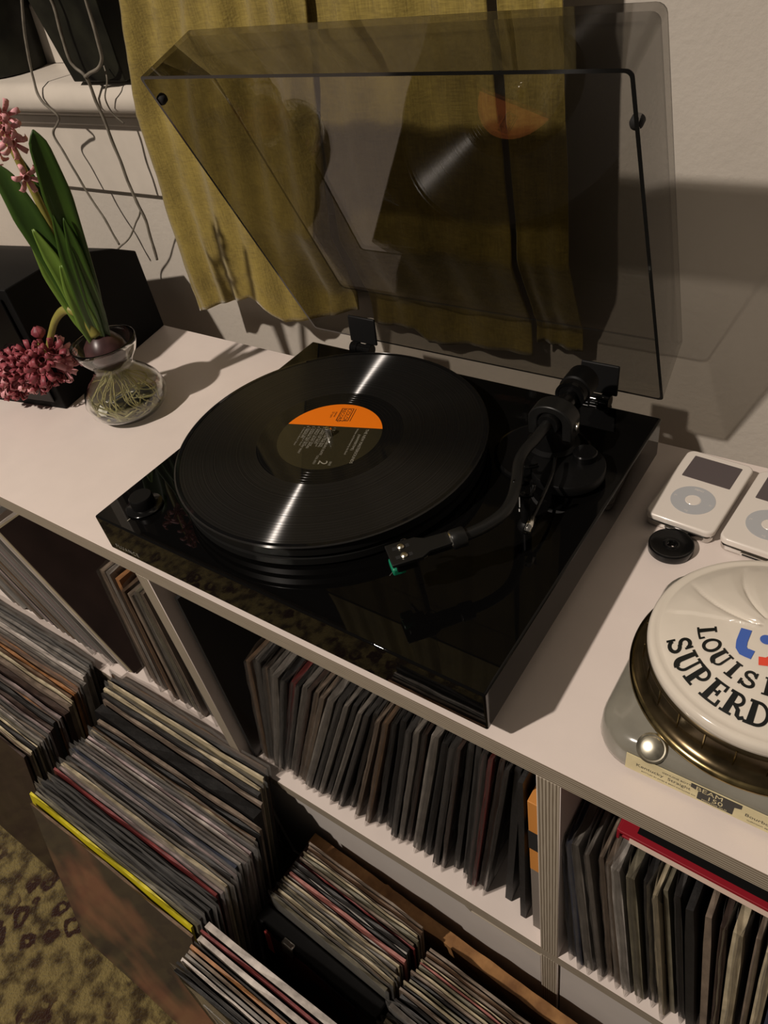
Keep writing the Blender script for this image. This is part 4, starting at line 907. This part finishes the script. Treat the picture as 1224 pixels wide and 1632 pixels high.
boxobj('page_block', (.006, .30, -.0012, .232, .0030, .0118), M['pages'], bk); boxobj('cover_board', (-.003, .304, -.0016, .237, .0118, .0155), M['redcloth'], bk, bevel=.0006); boxobj('cover_board', (-.003, .304, .0015, .237, .0, .0030), M['redcloth'], bk, bevel=.0006); boxobj('spine', (-.0045, -.002, -.001, .237, .0, .0155), M['redcloth'], bk, bevel=.0006); boxobj('cover_panel', (.010, .30, .0035, .230, .0155, .0162), M['blackbox'], bk)
# left bay: group leaning hard to the left, group leaning right on the divider
LB = ['deep brown', 'cream', 'white', 'taupe', 'grey', 'dark red', 'taupe', 'grey', 'mauve', 'charcoal', 'taupe', 'grey', 'brown', 'grey', 'taupe', 'black', 'mauve', 'grey', 'taupe', 'charcoal', 'grey', 'pale grey', 'taupe', 'grey']
off = 0
for i, key in enumerate(LB):
    t = [.004, .005, .004, .013, .010, .003, .011, .009, .007, .010, .012, .012, .009][i] if i < 13 else .012
    ang = -.60; pxx = -.229 - off / math.cos(ang); off += t + .0012 + (.008 if i == 2 else 0)
    mw = Matrix.Translation((pxx, .024 + R.uniform(0, .004), ZB + .004)) @ Matrix.Rotation(ang, 4, 'Y') @ Matrix.Rotation(PI / 2, 4, 'Z')
    record(mw, .312, .288, t, key, f'{key} record leaning left in left bay, {ordn(i)} outward from its dark cover', 'records leaning left in the left bay', bag=i in (4, 8))
RB = ['taupe', 'taupe', 'pale grey', 'orange', 'brown', 'taupe', 'grey', 'olive grey', 'taupe', 'grey', 'charcoal', 'pale grey', 'grey', 'charcoal']
for i, key in enumerate(RB):
    xb = -.196 + i * .0148; xt = -.150 + i * .0112
    t = .0080 + .002 * (i % 2)
    bay_rec(xb, xt, ZB + .262 + .012 * math.sin(i), t, key, f'{key} record in left bay, {ordn(i)} of the right-leaning ones', 'records leaning right in the left bay', bag=(i % 2 == 0), yf=.028 + R.uniform(0, .008))

# floor stacks: sleeves parallel to the cabinet front, heads leaning back
def stack(rows, xl, y0, tilt, zt, Hh, group, lab, L=.315, bagp=.5, jit=.0045, rz=0, minyb=None):
    """rows: (key, thickness, bag) from the front to the back; xl(y) gives the left edge"""
    y = y0
    for i, r in enumerate(rows):
        key, t = r[0], r[1]; y += t / 2
        xx = xl(y) + R.uniform(-jit, jit); z_ = zt(y) + R.uniform(-.004, .0035)
        h = Hh + R.uniform(-.003, .002)
        mw = Matrix.Translation((xx, y, z_)) @ Matrix.Rotation(rz, 4, 'Z') @ Matrix.Rotation(-tilt, 4, 'X') @ Matrix.Translation((0, 0, -h))
        record(mw, L, h, t, key, lab(i, key), group, bag=bool(r[2]) if len(r) > 2 else R.random() < bagp)
        y += t / 2 + .0010 / math.cos(tilt)
TILT = .235
AR = [('yellow', .004, 0), ('olive grey', .004, 0), ('charcoal', .005, 1), ('black', .006), ('black', .0045), ('charcoal', .004), ('black', .005), ('dark red', .004), ('mauve', .0045), ('cream', .006), ('taupe', .004), ('charcoal', .004), ('mauve', .0035), ('dark blue', .006), ('white', .0035), ('mauve', .0035), ('taupe', .0035), ('white', .0035), ('mauve', .0035), ('charcoal', .003), ('cream', .0035), ('brown', .004), ('black', .005), ('taupe', .006), ('black', .019), ('taupe', .005), ('charcoal', .007), ('cream', .0045), ('olive grey', .007), ('cream', .003), ('charcoal', .006), ('brown', .004)]
stack(AR, lambda y: interp(y, [(-.18, -.190), (-.12, -.186), (-.07, -.190), (0, -.244)]), -.184, TILT, lambda y: -.362, .315, 'records in the middle floor stack', lambda i, k_: f'{k_} record in middle floor stack, {ordn(i)} behind the brown sleeve facing out')
# front facing sleeve with a painted cover
coverm = mat('painted_brown_cover', rgb(118, 80, 62), .35, c2=rgb(52, 46, 42), scale=5.5, thr=(.44, .58), detail=3, coat=.2)
PAL['cover'] = (coverm, PAL['brown'][1])
record(Matrix.Translation((-.186, -.1895, -.372)) @ Matrix.Rotation(-TILT, 4, 'X') @ Matrix.Translation((0, 0, -.312)), .312, .312, .004, 'cover', 'brown painted record cover in clear plastic, frontmost of the middle floor stack', None, bag=False)
LR = [('deep brown', .005, 0), ('taupe', .004), ('cream', .003), ('charcoal', .004), ('cream', .003), ('olive grey', .004), ('white', .003), ('taupe', .004), ('charcoal', .003), ('mauve', .005), ('deep brown', .006), ('charcoal', .006), ('orange', .003), ('mauve', .006), ('deep brown', .010), ('taupe', .008), ('cream', .004), ('brown', .004), ('orange', .005), ('brown', .003), ('orange', .003), ('taupe', .003), ('pale grey', .008), ('white', .005), ('grey', .006), ('pale grey', .006), ('charcoal', .004), ('grey', .006)]
stack(LR, lambda y: interp(y, [(-.15, -.556), (-.09, -.565), (-.03, -.585), (0, -.610)]), -.155, TILT, lambda y: -.362, .315, 'records in the left floor stack', lambda i, k_: f'{k_} record in left floor stack, {ordn(i)} from its front', bagp=.25)
FR = [('black', .005, 1), ('charcoal', .004), ('white', .0045), ('grey', .004), ('taupe', .004), ('orange', .0045), ('charcoal', .002), ('white', .0085), ('dark red', .0035), ('white', .0095)]
FL_ = ['black record with a pale framed picture, frontmost of the bottom floor stack'] 
stack(FR, lambda y: .137 + (y + .21) * -.05, -.2255, .06, lambda y: -.362, .315, 'records in the small bottom floor stack', lambda i, k_: f'{k_} record in bottom floor stack, {ordn(i)} from its front', bagp=0, jit=.002)

fo = [o for o in C.objects if o.get('label', '').startswith('black record in bottom floor stack, first')][0]
fo['label'] = 'black record with a pale framed picture, frontmost of the bottom floor stack'
bm = bmesh.new()
for b_ in ((.030, .285, .262, .266), (.030, .285, .030, .034), (.030, .034, .034, .262), (.281, .285, .034, .262)): box(bm, b_[0], b_[1], -.0040, -.0034, b_[2], b_[3])
link('printed_frame', bm, PAL['pale grey'][0], fo)
boxobj('picture', (.050, .262, -.0038, -.0034, .050, .245), mat('grey_print', rgb(128, 122, 112), .35, c2=rgb(60, 56, 52), scale=14), fo)

# ------------------------------------------------------------------ crate of seven-inch singles
cr = empty('record_crate', (.125, .003, FL), 'open wooden crate with a torn brown back holding seven-inch singles', 'crate', rz=-.045)
cr.matrix_world = Matrix.Translation((.125, .003, FL)) @ Matrix.Rotation(-.045, 4, 'Z'); bpy.context.view_layer.update()
ZC = -.478 - FL
bm = bmesh.new(); nn_ = 60; top = []
for i in range(nn_ + 1):
    u = i / nn_; top.append((u * .42, ZC + .004 * noise.noise(Vector((u * 16, 3, 1))) + (.006 if abs(u - .30) < .012 else 0)))
fr = [bm.verts.new((x, -.017 + .002 * noise.noise(Vector((x * 30, 0, 5))), z)) for x, z in top]; bk_ = [bm.verts.new((x, -.0015, z - .001)) for x, z in top]
f0 = [bm.verts.new((x, -.017, 0)) for x, z in top]; b0 = [bm.verts.new((x, -.0015, 0)) for x, z in top]
for i in range(nn_):
    bm.faces.new([fr[i], fr[i + 1], bk_[i + 1], bk_[i]]); bm.faces.new([f0[i], f0[i + 1], fr[i + 1], fr[i]]); bm.faces.new([b0[i], bk_[i], bk_[i + 1], b0[i + 1]])
bm.faces.new([f0[0], fr[0], bk_[0], b0[0]]); bm.faces.new([f0[-1], b0[-1], bk_[-1], fr[-1]])
link('back_board', bm, M['cardboard'], cr)
bm = bmesh.new(); q1 = [(.100, -.019, ZC - .03), (.108, -.019, ZC - .03), (.086, -.0235, ZC + .022), (.080, -.0235, ZC + .017)]
a = [bm.verts.new(p) for p in q1]; b = [bm.verts.new((p[0], p[1] + .0015, p[2])) for p in q1]; bm.faces.new(a); bm.faces.new(b[::-1])
for i in range(4): bm.faces.new([a[i], b[i], b[(i + 1) % 4], a[(i + 1) % 4]])
link('splinter', bm, M['cardboard'], cr)
boxobj('side_board', (.0, .008, -.168, -.010, 0, ZC - .002), M['boxin'], cr, bevel=.001); boxobj('side_board', (.412, .42, -.168, -.010, 0, ZC - .002), M['boxin'], cr, bevel=.001)
boxobj('front_board', (0, .42, -.176, -.168, 0, ZC - .10), M['boxin'], cr, bevel=.001); boxobj('bottom_board', (.008, .412, -.168, -.010, .040, .050), M['boxin'], cr)
cm = cr.matrix_world
def single(xl, y, zt, t, key, label, group, tilt, bag=False, S=.178):
    mw = cm @ Matrix.Translation((xl, y, zt - FL)) @ Matrix.Rotation(-tilt, 4, 'X') @ Matrix.Translation((0, 0, -S))
    record(mw, S, S, t, key, label, group, bag)
C1 = [('olive grey', .006, 1), ('taupe', .004), ('cream', .003), ('olive grey', .003, 1), ('cream', .0025), ('grey', .003), ('cream', .0025), ('pale grey', .0025), ('dusty pink', .0045), ('charcoal', .003), ('pale grey', .002), ('charcoal', .004), ('dark red', .003), ('taupe', .003), ('olive grey', .004), ('cream', .0025), ('taupe', .0025), ('brown', .003), ('taupe', .003)]
y = -.104
for i, r in enumerate(C1):
    y += r[1] / 2; single(.026 + R.uniform(-.003, .003) + (.018 if i > 13 else 0) * 0, y, -.433 + R.uniform(-.004, .004), r[1], r[0], f'{r[0]} single in left column of the wooden crate, {ordn(i)} behind the black case', 'singles in the left column of the crate', .14, len(r) > 2); y += r[1] / 2 + .0010
C2 = [('olive grey', .005, 1), ('cream', .006, 1), ('charcoal', .004), ('grey', .008, 1), ('charcoal', .004), ('black', .005), ('taupe', .003), ('charcoal', .003), ('cream', .002), ('olive grey', .003), ('charcoal', .003), ('taupe', .003), ('cream', .002), ('olive grey', .003), ('dusty pink', .002), ('cream', .002), ('taupe', .003), ('brown', .003), ('taupe', .004)]
y = -.133
for i, r in enumerate(C2):
    y += r[1] / 2; single(.2165 + R.uniform(-.003, .004), y, -.440 + R.uniform(-.004, .003), r[1], r[0], f'{r[0]} single in right column of the wooden crate, {ordn(i)} from the front', 'singles in the right column of the crate', .16, len(r) > 2); y += r[1] / 2 + .0016
# black carrying case with a red picture at the front of the crate
cs = tag(empty('carrying_case', (0, 0, 0)), 'black case with metal clasp and red picture, standing in front of the singles', 'case')
cs.matrix_world = cm @ Matrix.Translation((.026, -.112, -.447 - FL)) @ Matrix.Rotation(-.16, 4, 'X')
boxobj('case_body', (0, .182, -.016, 0, -.172, -.004), M['blackgloss'], cs, bevel=.003, seg=3); boxobj('lid', (-.002, .184, -.019, .002, -.004, .006), M['blackplastic'], cs, bevel=.002)
boxobj('picture', (.014, .150, -.0168, -.0158, -.150, -.022), mat('dark_red_picture', rgb(96, 14, 14), .3, c2=rgb(16, 6, 6), scale=16, thr=(.40, .60)), cs)
boxobj('red_tab', (.006, .016, -.0175, -.0162, -.066, -.022), mat('pink_red_print', rgb(228, 96, 92), .4), cs); boxobj('clasp', (.044, .062, -.0225, -.014, -.014, .0085), M['steel'], cs, bevel=.002)
